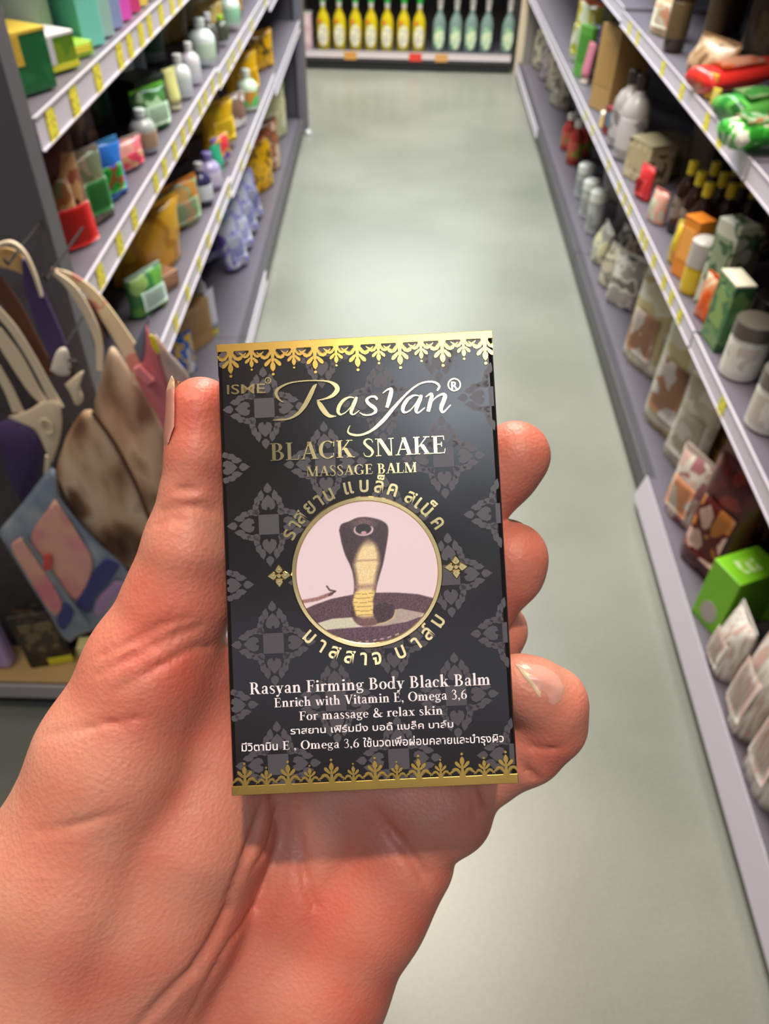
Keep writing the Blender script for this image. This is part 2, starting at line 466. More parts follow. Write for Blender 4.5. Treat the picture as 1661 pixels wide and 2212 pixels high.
GL = {
 'A': (.78, g_D(.08,0,.36,1,.06)+g_D(.56,0,.31,1,.17)+g_H(.2,.55,.3,.05)+g_H(0,.22,0,SF)+g_H(.48,.8,0,SF)),
 'B': (.66, g_stem(.08,0,1,0,0)+g_H(0,.3,0,.05)+g_H(0,.3,.95,.05)+g_H(.2,.34,.5,.05)+g_O(.28,.755,.25,.245,-90,90)+g_O(.3,.27,.3,.27,-90,90)),
 'C': (.76, g_O(.41,.5,.40,.52,48,312,.17,.05)+g_D(.66,.66,.68,.96,.04)+g_D(.66,.3,.64,.12,.03)),
 'E': (.64, g_stem(.08,0,1,0,0)+g_H(0,.56,0,.05)+g_H(0,.54,.95,.05)+g_H(.2,.44,.5,.05)+g_D(.53,0,.57,.26,.03)+g_D(.51,1,.53,.76,.03)+g_V(.41,.38,.66,.04)),
 'F': (.58, g_stem(.08,0,1,0,2)+g_H(0,.54,.95,.05)+g_H(.2,.44,.5,.05)+g_D(.51,1,.53,.74,.03)+g_V(.41,.38,.66,.04)),
 'G': (.84, g_O(.41,.5,.40,.52,48,312,.17,.05)+g_D(.66,.66,.68,.96,.04)+g_V(.58,.06,.42,.15)+g_H(.5,.8,.38,SF)),
 'K': (.80, g_stem(.08,0,1)+g_D(.22,.42,.58,1,.06)+g_D(.54,0,.28,.56,.19)+g_H(.46,.82,0,SF)+g_H(.46,.74,.955,SF)),
 'L': (.62, g_stem(.08,0,1,2,0)+g_H(0,.56,0,.05)+g_D(.53,0,.58,.28,.03)),
 'M': (1.02, g_V(.1,0,1,.05)+g_H(.0,.26,0,SF)+g_H(0,.2,.955,SF)+g_D(.42,0,.1,1,.18)+g_D(.48,0,.8,1,.05)+g_stem(.76,0,1)),
 'N': (.84, g_V(.1,0,1,.05)+g_H(0,.25,0,SF)+g_H(0,.2,.955,SF)+g_D(.56,0,.08,1,.19)+g_V(.68,0,1,.05)+g_H(.58,.82,.955,SF)),
 'O': (.84, g_O(.42,.5,.41,.52,0,360,.17,.05)),
 'R': (.76, g_stem(.08,0,1,0,2)+g_H(0,.3,.95,.05)+g_H(.2,.34,.46,.05)+g_O(.29,.73,.27,.27,-90,90)+g_D(.52,0,.3,.5,.18)+g_H(.5,.78,0,SF)),
 'S': (.56, g_R(*_S)),
 'V': (.76, g_D(.3,0,.08,1,.17)+g_D(.36,0,.62,1,.06)+g_H(0,.32,.955,SF)+g_H(.54,.76,.955,SF)),
 'a': (.52, g_V(.29,.04,.5,.14)+g_R((.10,.46,.10),(.13,.58,.08),(.24,.64,.07),(.35,.58,.11),(.36,.48,.13))+g_O(.2,.17,.17,.18,40,320,.12,.045)+g_H(.18,.3,.30,.05)+g_R((.34,.06,.08),(.42,.01,.06),(.5,.05,.03))),
 'c': (.46, g_O(.25,.32,.245,.335,50,310,.14,.045)+g_dot(.39,.5,.07)),
 'd': (.60, g_O(.25,.31,.24,.33,0,360,.13,.045)+g_V(.37,0,1.05,.14)+g_D(.30,.97,.38,1.05,.08)+g_H(.4,.58,0,SF)),
 'e': (.50, g_O(.25,.32,.245,.335,0,318,.14,.045)+g_H(.1,.48,.34,.045)),
 'g': (.54, g_O(.22,.43,.2,.21,0,360,.11,.045)+g_R((.14,.26,.06),(.09,.16,.08),(.2,.08,.12),(.36,.05,.13),(.46,-.06,.11),(.38,-.2,.07),(.2,-.24,.06),(.06,-.17,.09),(.08,-.04,.05),(.18,.04,.04))+g_R((.38,.56,.05),(.46,.62,.07),(.53,.58,.08))),
 'h': (.64, g_stem(.08,0,1.05,1)+g_R((.2,.46,.04),(.3,.6,.07),(.42,.59,.12),(.46,.44,.14))+g_stem(.39,0,.46,0)),
 'i': (.30, g_stem(.08,0,.65,1)+g_dot(.15,.88,.095)),
 'k': (.64, g_stem(.08,0,1.05,1)+g_D(.2,.26,.44,.62,.05)+g_D(.42,0,.24,.38,.17)+g_H(.36,.66,0,SF)+g_H(.36,.56,.6,SF)),
 'l': (.30, g_stem(.08,0,1.05,1)),
 'm': (.96, g_stem(.08,0,.65,1)+g_R((.2,.46,.04),(.3,.6,.07),(.41,.59,.12),(.45,.44,.14))+g_stem(.38,0,.46,0)+g_R((.5,.46,.04),(.6,.6,.07),(.71,.59,.12),(.75,.44,.14))+g_stem(.68,0,.46,0)),
 'n': (.64, g_stem(.08,0,.65,1)+g_R((.2,.46,.04),(.3,.6,.07),(.42,.59,.12),(.46,.44,.14))+g_stem(.39,0,.46,0)),
 'o': (.54, g_O(.27,.32,.26,.335,0,360,.14,.045)),
 'r': (.45, g_stem(.08,0,.65,1)+g_R((.2,.44,.04),(.27,.58,.06),(.36,.62,.1),(.43,.56,.1))),
 's': (.42, g_R(*[(x*.76, y*.64, w*.74) for x, y, w in _S])),
 't': (.36, g_V(.09,.08,.82,.14)+g_H(0,.34,.6,.045)+g_R((.15,.1,.14),(.2,.02,.09),(.28,.0,.06),(.35,.07,.03))),
 'w': (.86, g_D(.2,0,.05,.64,.15)+g_D(.25,0,.4,.64,.05)+g_D(.53,0,.38,.64,.15)+g_D(.58,0,.76,.64,.05)+g_H(0,.26,.6,SF)+g_H(.34,.54,.6,SF)+g_H(.68,.86,.6,SF)),
 'x': (.56, g_D(.34,0,.06,.64,.16)+g_D(.06,0,.42,.64,.05)+g_H(0,.26,.6,SF)+g_H(.34,.54,.6,SF)+g_H(0,.2,0,SF)+g_H(.28,.56,0,SF)),
 'y': (.56, g_D(.22,.02,.05,.64,.16)+g_D(.14,-.26,.44,.64,.05)+g_dot(.1,-.22,.08)+g_H(0,.27,.6,SF)+g_H(.36,.56,.6,SF)),
 '&': (.86, g_R((.72,.46,.05),(.66,.3,.06),(.54,.1,.08),(.34,.0,.09),(.12,.1,.16),(.14,.34,.14),(.34,.56,.09),(.46,.76,.10),(.4,.97,.06),(.26,.98,.07),(.2,.8,.13),(.3,.54,.15),(.5,.24,.17),(.68,.04,.13),(.84,.05,.04))+g_H(.6,.86,.44,SF)),
 ',': (.24, g_dot(.1,.06,.085)+g_R((.13,.06,.1),(.15,-.06,.07),(.06,-.18,.03))),
 '3': (.54, g_R((.07,.8,.05),(.13,.93,.06),(.25,1.0,.07),(.38,.88,.13),(.36,.68,.12),(.2,.55,.05))+g_R((.2,.55,.05),(.36,.5,.1),(.43,.28,.16),(.36,.06,.09),(.2,-.01,.06),(.07,.06,.09))),
 '6': (.56, g_O(.28,.29,.26,.31,0,360,.14,.045)+g_R((.09,.3,.13),(.12,.6,.14),(.26,.86,.08),(.46,1.0,.03))),
 ' ': (.30, []),
}
def serif(name, txt, pa, pb, cap, m, z=0.05, light=1.0, sub=None):
    """set a line of serif lettering between two baseline pixels; cap = capital height in photo pixels"""
    (xa, ya), (xb, yb) = face(*pa), face(*pb)
    L = math.hypot(xb-xa, yb-ya); ux, uy = (xb-xa)/L, (yb-ya)/L
    tot = sum(GL[c][0] + 0.03 for c in txt)
    sx = L/tot; h = cap*0.0968
    bm = sub or bmesh.new()
    T = lambda x, y: (xa + ux*x*sx - uy*y*h, ya + uy*x*sx + ux*y*h)
    cx = 0.0; zz = z
    for c in txt:
        adv, g = GL[c]
        for kind, pts in g:
            if kind == 'q':
                P = [T(cx+x, y) for x, y in pts]
                if z > 0.1: poly(bm, P, 0.02, zz)
                else:
                    vs = [bm.verts.new((x*0.001, y*0.001, zz*0.001)) for x, y in P]
                    bm.faces.new(vs)
            else:
                ribbon(bm, [T(cx+x, y) + (wd*light*0.5*(sx+h),) for x, y, wd in pts], 0.02, zz, n=4)
        cx += adv + 0.03
    if sub is None: return obj(name, bm, m, carton)

o = serif('gold_lettering', 'BLACK SNAKE', (585, 996), (966, 979), 38.5, GOLD, z=0.24); o['label'] = 'two word gold title in large capitals'
o = serif('gold_lettering', 'MASSAGE BALM', (662, 1030), (902, 1020), 22, GOLD, z=0.2); o['label'] = 'smaller line of gold capitals under the title'
for t, a, b, c in (('Rasyan Firming Body Black Balm', (540, 1500), (1062, 1479), 25), ('Enrich with Vitamin E, Omega 3,6', (593, 1528), (1010, 1509), 19.5), ('For massage & relax skin', (647, 1556), (958, 1543), 18.5)):
    serif('white_lettering', t, a, b, c, WHITEP)

def textmesh(s, bold=0.0, extrude=0.0, bevel=0.0):
    c = bpy.data.curves.new('t', 'FONT'); c.body = s; c.offset = bold; c.extrude = extrude; c.bevel_depth = bevel; c.resolution_u = 3
    t = bpy.data.objects.new('t', c); COL.objects.link(t)
    dg = bpy.context.evaluated_depsgraph_get()
    me = bpy.data.meshes.new_from_object(t.evaluated_get(dg))
    bpy.data.objects.remove(t, do_unlink=True)
    return me
def add_text(bm, s, M, bold=0.0, extrude=0.0):
    me = textmesh(s, bold, extrude)
    me.transform(M); bm.from_mesh(me); bpy.data.meshes.remove(me)
def text_extent(s):
    me = textmesh(s)
    xs = [v.co.x for v in me.vertices]; bpy.data.meshes.remove(me)
    return (min(xs), max(xs)) if xs else (0, 0.25)
def line(bm, s, pa, pb, xh, z, bold=0.0, extrude=0.0, xr=0.558):
    """a line of plain lettering between two baseline pixels; xh = x-height in photo pixels"""
    (xa, ya), (xb, yb) = face(*pa), face(*pb)
    L = math.hypot(xb-xa, yb-ya); a = math.atan2(yb-ya, xb-xa)
    e0, e1 = text_extent(s)
    sx = L/(e1-e0)*0.001; sy = xh*0.0968/xr*0.001
    M = Matrix.Translation((xa*0.001, ya*0.001, z*0.001)) @ Matrix.Rotation(a, 4, 'Z') @ Matrix.Diagonal((sx, sy, 0.001, 1)) @ Matrix.Translation((-e0, 0, 0))
    add_text(bm, s, M, bold, extrude)
bm = bmesh.new(); line(bm, 'ISME', (491, 852), (573, 849), 22, 0.1, 0.008, 0.07, xr=0.727)
X, Y = face(579, 822); ring(bm, X, Y, 0.45, 0.75, 0.02, 0.12, 20); line(bm, 'R', (577, 825), (582, 825), 5, 0.08, 0.0, 0.02, xr=0.727)
o = obj('gold_lettering', bm, GOLD, carton); o['label'] = 'four small gold sans letters at the top left'
bm = bmesh.new(); X, Y = face(981, 831.5); ring(bm, X, Y, 1.05, 1.5, 0.02, 0.22, 28); line(bm, 'R', (975.5, 841), (987.5, 840.5), 17, 0.08, 0.02, 0.08, xr=0.727)
o = obj('registered_mark', bm, GOLD, carton)
bm = bmesh.new()
line(bm, 'ราสยาน เฟิร์มมิ่ง บอดี้ แบล็ค บาล์ม', (628, 1586), (979, 1571), 11, 0.05, 0.012)
obj('white_lettering', bm, WHITEP, carton)
bm = bmesh.new()
line(bm, 'มีวิตามิน', (522.5, 1623), (600, 1620), 13, 0.05, 0.01)
line(bm, 'ใช้นวดเพื่อผ่อนคลายและบำรุงผิว', (785, 1613.5), (1088, 1602.5), 13, 0.05, 0.01)
serif('', 'E , Omega 3,6', (611, 1619.5), (777, 1614), 18, WHITEP, light=0.7, sub=bm)
obj('white_lettering', bm, WHITEP, carton)

# --- medallion: gold ring, cobra picture, arched lettering, two small stars
MCX, MCY = 792.5, 1235.0
mx, my = face(MCX, MCY)
bm = bmesh.new(); ring(bm, mx, my, 14.75, 15.9, 0.03, 0.3, 96)
o = obj('medallion_ring', bm, GOLD, carton)
bm = bmesh.new()
RL = 17.95
for chs, sgn in (((('ร', -60), ('า', -53), ('ส', -46.5), ('ย', -37.5), ('า', -30), ('น', -22), ('แ', -8), ('บ', 2.5), ('ล็', 12.5), ('ค', 22), ('ส', 35), ('เ', 41.5), ('น็', 48.5), ('ค', 60)), 1),
                 ((('ม', -42.5), ('า', -32.5), ('ส', -22.8), ('ส', -12.4), ('า', -3.2), ('จ', 5.6), ('บ', 22), ('า', 33.5), ('ล์', 43.5), ('ม', 54.5)), -1)):
    for ch, ad in chs:
        e0, e1 = text_extent(ch[0])
        a = math.radians(ad) - 0.03
        k = 4.0
        if sgn > 0:
            r = RL - 1.15; X, Y, rot = mx + r*math.sin(a), my + r*math.cos(a), -a
        else:
            r = RL + 1.3; X, Y, rot = mx + r*math.sin(a), my - r*math.cos(a), a
        M = Matrix.Translation((X*0.001, Y*0.001, 0.0001)) @ Matrix.Rotation(rot, 4, 'Z') @ Matrix.Diagonal((k*0.001, k*1.1*0.001, 0.001, 1)) @ Matrix.Translation((-(e0+e1)/2, 0, 0))
        add_text(bm, ch, M, 0.018, 0.09)
o = obj('gold_lettering', bm, GOLD, carton); o['label'] = 'gold lettering arched above and below the medallion'
for sx_, sy_ in ((603, 1244), (985, 1225)):
    X, Y = face(sx_, sy_); bm = bmesh.new()
    for q in range(4):
        a = q*PI/2
        T = lambda x, y: (X + x*math.cos(a) - y*math.sin(a), Y + x*math.sin(a) + y*math.cos(a))
        poly(bm, [T(*p) for p in ((0, 0.3), (0.75, 0.75), (1.0, 1.2), (0.6, 1.85), (0, 2.65), (-0.6, 1.85), (-1.0, 1.2), (-0.75, 0.75))], 0.02, 0.2, inset=0.25)
        poly(bm, ell(*T(0, 1.25), 0.22, 0.22, n=8), 0.1, 0.36, inset=0.4)
    poly(bm, ell(X, Y, 0.6, 0.6, n=10), 0.02, 0.34, inset=0.3)
    o = obj('gold_star', bm, GOLD, carton); o['label'] = 'gold four-petal star beside the medallion'

def sdseg(x, y, pts):
    d = np.full(x.shape, 1e9)
    for (ax, ay), (bx_, by_) in zip(pts[:-1], pts[1:]):
        vx, vy = bx_-ax, by_-ay
        t = np.clip(((x-ax)*vx + (y-ay)*vy)/(vx*vx+vy*vy), 0, 1)
        d = np.minimum(d, np.hypot(x-ax-t*vx, y-ay-t*vy))
    return d
def inpoly(x, y, pts):
    ins = np.zeros(x.shape, bool); n = len(pts)
    for i in range(n):
        (ax, ay), (bx_, by_) = pts[i], pts[(i+1) % n]
        c = ((ay > y) != (by_ > y)) & (x < (bx_-ax)*(y-ay)/((by_-ay) + 1e-9) + ax)
        ins ^= c
    return ins
def soft(x, y, pts, w=8):
    s = sdseg(x, y, pts + [pts[0]])
    s = np.where(inpoly(x, y, pts), -s, s)
    return np.clip(0.5 - s/w, 0, 1)
def picture(x, y):
    """printed cobra picture, in the 3.611x crop's pixels"""
    rng = np.random.default_rng(3)
    nz = rng.normal(0, 1, x.shape)
    C = np.zeros(x.shape + (3,)); C[:] = (220, 205, 216)
    def lay(m, c, amp=0):
        cc = np.array(c, float)[None] + (nz[:, None]*amp)
        C[:] = C*(1-m[:, None]) + cc*m[:, None]
    sm = [(p[0], p[1]) for p in cr_([(640, 450), (660, 405), (720, 385), (780, 362), (840, 358), (900, 368), (965, 390), (1008, 425), (1016, 480), (1000, 570), (975, 680), (958, 740), (930, 820), (905, 900), (885, 1000), (868, 1090), (900, 1165), (830, 1190), (750, 1170), (706, 1100), (716, 1000), (735, 900), (732, 800), (712, 720), (678, 640), (655, 550)], 4)]
    lay(np.clip(0.5-(sdseg(x, y, [(300, 985), (450, 965), (560, 930)])-14)/8, 0, 1), (150, 112, 112), 12)
    lay(np.clip(0.5-(sdseg(x, y, [(540, 940), (592, 913), (548, 902), (528, 872)])-6)/6, 0, 1), (62, 45, 45))
    lay(soft(x, y, [(300, 1060), (420, 1010), (560, 968), (720, 945), (900, 938), (1060, 945), (1220, 965), (1400, 1020), (1400, 1150), (1250, 1110), (1080, 1070), (880, 1090), (700, 1118), (560, 1120), (440, 1150), (360, 1120)]), (84, 60, 70), 12)
    lay(soft(x, y, [(440, 1150), (560, 1122), (700, 1118), (760, 1190), (600, 1200), (500, 1200)]), (198, 200, 180), 6)
    lay(soft(x, y, [(880, 1090), (1080, 1068), (1260, 1112), (1200, 1150), (1000, 1185), (880, 1190)]), (170, 158, 152), 6)
    lay(soft(x, y, [(880, 1040), (960, 1010), (1030, 1040), (1042, 1095), (1000, 1150), (900, 1180), (860, 1120)]), (62, 44, 52), 10)
    lay(np.clip(0.5-(sdseg(x, y, [(1042, 1080), (1025, 1135), (960, 1168), (880, 1178)])-5)/7, 0, 1), (200, 175, 130))
    lay(soft(x, y, [(420, 1210), (560, 1198), (760, 1192), (950, 1190), (1120, 1168), (1320, 1110), (1320, 1420), (400, 1420)]), (88, 64, 78), 14)
    lay(np.clip(0.5-(sdseg(x, y, [(640, 1292), (740, 1305), (830, 1300), (960, 1285), (1060, 1255)])-5)/7, 0, 1)*(np.sin(x*0.11) > 0.2), (190, 165, 160))
    body = soft(x, y, sm, 10)
    lay(body, (58, 40, 46), 8)
    cx = np.interp(y, [360, 560, 720, 900, 1000, 1170], [838, 862, 838, 825, 795, 830])
    hw = np.interp(y, [500, 560, 640, 720, 800, 900, 1000, 1100, 1170], [10, 70, 105, 118, 100, 88, 84, 80, 60])
    cream = np.clip((hw - np.abs(x-cx))/45, 0, 1)*np.clip((y-500)/90, 0, 1)*body
    lay(cream, (226, 208, 158), 9)
    lay(cream*np.clip(1-np.abs(y-690)/14, 0, 1)*0.55, (140, 105, 90))
    lay(body*np.clip(1-np.abs(y-888)/32, 0, 1)*0.75, (150, 112, 112), 8)
    low = body*np.clip((y-915)/20, 0, 1)*np.clip((1120-y)/20, 0, 1)
    lay(low*np.clip((86-np.abs(x-cx))/18, 0, 1), (232, 206, 128), 6)
    lay(low*(np.abs(((y + (x-cx)**2*0.0012) % 32) - 16) < 2.6)*0.7, (120, 92, 60))
    lay(body*np.clip((y-1105)/30, 0, 1), (112, 82, 80), 10)
    lay(np.clip(1.4-np.hypot((x-832)/95, (y-405)/50), 0, 1)*body, (98, 78, 84), 12)
    lay(soft(x, y, ell(827, 456, 76, 46, n=24), 8)*(y > 430)*body, (205, 182, 188))
    lay(soft(x, y, ell(826, 450, 62, 40, n=24), 8)*body, (30, 18, 22))
    lay(soft(x, y, ell(828, 478, 22, 13, n=14), 8), (190, 150, 165))
    return np.clip(C, 0, 255)
N = 190; R_ = 14.95
gx = np.linspace(-1, 1, N)
idx = -np.ones((N, N), int); co = []
for i in range(N):
    for j in range(N):
        if gx[i]**2 + gx[j]**2 <= 1.0:
            idx[i, j] = len(co); co.append((gx[i]*R_, gx[j]*R_))
co = np.array(co)
fs = [(idx[i, j], idx[i+1, j], idx[i+1, j+1], idx[i, j+1]) for i in range(N-1) for j in range(N-1) if min(idx[i, j], idx[i+1, j], idx[i+1, j+1], idx[i, j+1]) >= 0]
me = bpy.data.meshes.new('cobra_picture')
me.from_pydata([((mx+a)*0.001, (my+b)*0.001, 0.00006) for a, b in co], [], [tuple(int(k) for k in f) for f in fs])
ca = me.color_attributes.new('print', 'FLOAT_COLOR', 'POINT')
kx = 545/R_
colr = picture(838 + co[:, 0]*kx, 776 - co[:, 1]*kx)/255.0
lin = np.where(colr <= 0.04045, colr/12.92, ((colr+0.055)/1.055)**2.4)
ca.data.foreach_set('color', np.concatenate([lin, np.ones((len(lin), 1))], 1).astype(np.float32).ravel())
pm = bpy.data.materials.new('printed_picture'); pm.use_nodes = True
at = pm.node_tree.nodes.new('ShaderNodeVertexColor'); at.layer_name = 'print'
pm.node_tree.links.new(at.outputs[0], pm.node_tree.nodes['Principled BSDF'].inputs['Base Color'])
pm.node_tree.nodes['Principled BSDF'].inputs['Roughness'].default_value = 0.4
o = link('medallion_picture', me, carton, [pm]); o['label'] = 'round picture of a rearing cobra on a pale ground'

# ------------------------------------------------------------------ the hand: one continuous surface grown from a skeleton
def H(px, py, d, r=None):
    p = np.array([(px - IW/2)/FPX*d, (py - IH/2)/FPX*d, d])
    return (p, r) if r is not None else p
class Field:
    def __init__(s, lo, hi, h):
        s.lo = np.array(lo, float); s.h = h
        s.n = np.ceil((np.array(hi) - s.lo)/h).astype(int) + 1
        s.ax = [s.lo[i] + np.arange(s.n[i])*h for i in range(3)]
    def new(s): return np.full(s.n, 14.0, np.float32)
    def win(s, lo, hi):
        a = np.clip(np.floor((lo - s.lo)/s.h).astype(int), 0, s.n-1); b = np.clip(np.ceil((hi - s.lo)/s.h).astype(int)+1, 1, s.n)
        return tuple(slice(int(a[i]), int(max(b[i], a[i]+1))) for i in range(3))
    def xyz(s, sl): return np.meshgrid(s.ax[0][sl[0]], s.ax[1][sl[1]], s.ax[2][sl[2]], indexing='ij')
def smin(a, b, k):
    h = np.clip(0.5 + 0.5*(b-a)/k, 0, 1)
    return b*(1-h) + a*h - k*h*(1-h)
def capsule(F, V, A, B, k, sq=(1, 1, 1), mode='add'):
    (a, ra), (b, rb) = A, B
    m = 14 + max(ra, rb)
    sl = F.win(np.minimum(a, b) - m, np.maximum(a, b) + m)
    X, Y, Z = F.xyz(sl)
    d = b - a; L = float(d @ d) + 1e-9
    t = np.clip(((X-a[0])*d[0] + (Y-a[1])*d[1] + (Z-a[2])*d[2])/L, 0, 1)
    t = t if mode != 'ease' else t*t*(3-2*t)
    qx, qy, qz = X-a[0]-t*d[0], Y-a[1]-t*d[1], Z-a[2]-t*d[2]
    dist = np.sqrt((qx/sq[0])**2 + (qy/sq[1])**2 + (qz/sq[2])**2) - (ra + (rb-ra)*t)
    if mode == 'sub': V[sl] = -smin(-V[sl], dist, k)
    else: V[sl] = smin(V[sl], dist.astype(np.float32), k)
def chain(F, V, nodes, k, sq=(1, 1, 1)):
    for A, B in zip(nodes[:-1], nodes[1:]): capsule(F, V, A, B, k, sq)

VOX = 0.9
F = Field((-172, -36, 150), (62, 352, 282), VOX)
V = F.new()
# thumb, ball of the thumb, heel of the hand
THUMB = [H(437, 884, 174, 7.3), H(432, 985, 175, 7.5), H(424, 1075, 177, 8.0), H(412, 1180, 178, 10.2), H(388, 1290, 180, 12.0), H(330, 1440, 182, 15.2), H(255, 1640, 184, 19.0), H(175, 1890, 188, 24.0), H(120, 2150, 192, 27), H(80, 2420, 198, 28)]
chain(F, V, THUMB[:4], 2.5, (0.98, 1, 1.22))
chain(F, V, THUMB[3:], 4)
capsule(F, V, H(428, 1115, 178, 8.6), H(418, 1150, 178, 9.2), 2.0)
for n in ([H(455, 1470, 190, 10), H(470, 1640, 192, 13), H(420, 1780, 192, 19), H(340, 1950, 194, 22.5), H(250, 2180, 197, 24), H(180, 2420, 200, 25)],
          [H(560, 1520, 200, 9), H(650, 1620, 204, 12), H(720, 1760, 208, 15), H(650, 1900, 209, 17.5), H(560, 2080, 209, 20), H(420, 2350, 209, 24)],
          [H(760, 1600, 205, 10), H(800, 1700, 205, 12), H(880, 1760, 204, 11.5), H(862, 1850, 204, 13.3), H(798, 1950, 205, 15.2), H(688, 2130, 206, 17.8), H(590, 2360, 207, 21)],
          [H(860, 1660, 203, 11), H(960, 1752, 200, 9.5), H(985, 1760, 199, 9)],
          [H(470, 1560, 196, 10), H(600, 1600, 204, 12), H(760, 1640, 206, 12)]):
    chain(F, V, n, 6)
for n in ([H(120, 2250, 194, 26), H(-20, 2700, 210, 29), H(-100, 3300, 236, 33)], [H(520, 2300, 208, 22), H(300, 2700, 218, 29), H(150, 3300, 240, 33)], [H(320, 2350, 205, 24), H(140, 2700, 216, 30), H(30, 3300, 238, 34)]):
    chain(F, V, n, 8)
PALM = V
def finger(nodes, k=2.2):
    G = F.new(); chain(F, G, nodes, k); return G
FING = [
 [H(640, 1540, 206, 10.5), H(800, 1340, 207, 9.8), H(960, 1160, 203.5, 9.4), H(1085, 1015, 199, 9.3), H(1112, 985, 197, 9.1)],
 [H(720, 1590, 207, 10.5), H(900, 1420, 208.5, 10), H(1030, 1310, 205, 9.6), H(1095, 1230, 200, 9.5), H(1106, 1205, 198, 9.3)],
 [H(800, 1640, 207, 10), H(930, 1530, 211, 9.6), H(1035, 1428, 213, 9.0), H(1074, 1362, 211, 8.4)],
 [H(930, 1738, 200, 9.2), H(1040, 1664, 196, 9.3), H(1135, 1610, 192.5, 9.4), H(1182, 1562, 190, 9.4), H(1186, 1520, 187, 9.0), H(1150, 1492, 184.5, 7.9), H(1120, 1478, 183.5, 7.3)],
]
TOT = PALM.copy()
for i, n in enumerate(FING):
    G = finger(n)
    TOT = np.minimum(TOT, smin(PALM, G, 4.5)) if i else smin(PALM, G, 4.5)
# creases pressed into the skin
def groove(pts, r, k=1.2, depth=0.0):
    for A, B in zip(pts[:-1], pts[1:]): capsule(F, TOT, (A, r), (B, r), k, mode='sub')
V = TOT
def surf(px, py):
    """first skin depth along a pixel's ray"""
    for d in np.arange(152, 232, 0.4):
        p = H(px, py, d); i = np.round((p - F.lo)/F.h).astype(int)
        if (i < 0).any() or (i >= F.n).any(): continue
        if TOT[tuple(i)] < 0: return d
    return None
def crease(px, r=0.75, off=0.15, k=1.4):
    pts = []
    q = cr_([(x, y, 0) for x, y in px], 4)
    for x, y, _ in q:
        d = surf(x, y)
        if d is not None: pts.append(H(x, y, d + off))
    m = max(1, len(pts) - 1)
    for i in range(len(pts) - 1):
        ra, rb = (r*(0.15 + 0.85*math.sin(PI*t)**0.7) for t in (i/m, (i+1)/m))
        capsule(F, TOT, (pts[i] + np.array([0, 0, -(r-ra)*0.8]), ra), (pts[i+1] + np.array([0, 0, -(r-rb)*0.8]), rb), k, mode='sub')
for c, r, k in (([(632, 1722), (650, 1830), (660, 1904), (684, 1965)], 0.7, 1.5), ([(596, 1740), (580, 1820), (540, 1890)], 0.5, 1.2),
             ([(566, 1740), (548, 1804), (528, 1860), (473, 2005), (417, 2095), (352, 2160), (290, 2230)], 0.9, 2.0),
             ([(640, 1724), (548, 1960), (480, 2060), (400, 2212)], 0.5, 1.4),
             ([(800, 1740), (850, 1800), (905, 1875), (930, 1930)], 0.8, 1.6), ([(1018, 1690), (1028, 1730), (1032, 1772)], 0.8, 1.4),
             ([(1122, 1640), (1140, 1668), (1165, 1682)], 0.7, 1.2), ([(1130, 1608), (1180, 1618), (1222, 1612)], 0.4, 1.0),
             ([(366, 1062), (400, 1058), (440, 1062)], 0.45, 1.0), ([(342, 1108), (380, 1096), (430, 1096), (470, 1108)], 0.6, 1.2), ([(330, 1136), (360, 1122), (400, 1120)], 0.45, 1.0),
             ([(205, 1422), (280, 1388), (350, 1352), (420, 1330)], 0.45, 1.0), ([(200, 1460), (290, 1416), (380, 1372), (440, 1350)], 0.5, 1.1), ([(240, 1500), (320, 1452), (420, 1400), (470, 1400)], 0.4, 1.0),
             ([(60, 1800), (170, 1780), (260, 1752)], 0.3, 1.2), ([(90, 1590), (200, 1570), (320, 1548)], 0.28, 1.0)):
    crease(c, r, k=k)
# the carton presses into the skin
R3 = np.array([BXA, BYA, BZA])
sl = F.win(np.array(BC) - 75, np.array(BC) + 75)
X, Y, Z = F.xyz(sl)
Q = [(X-BC[0])*R3[i, 0] + (Y-BC[1])*R3[i, 1] + (Z-BC[2])*R3[i, 2] for i in range(3)]
qx, qy, qz = np.abs(Q[0]) - BW/2 - 0.25, np.abs(Q[1]) - BH/2 - 0.25, np.abs(Q[2] - BD/2) - BD/2 - 0.25
bd = np.maximum(np.maximum(qx, qy), qz)
TOT[sl] = np.maximum(TOT[sl], -bd.astype(np.float32))
del Q, qx, qy, qz, bd, X, Y, Z

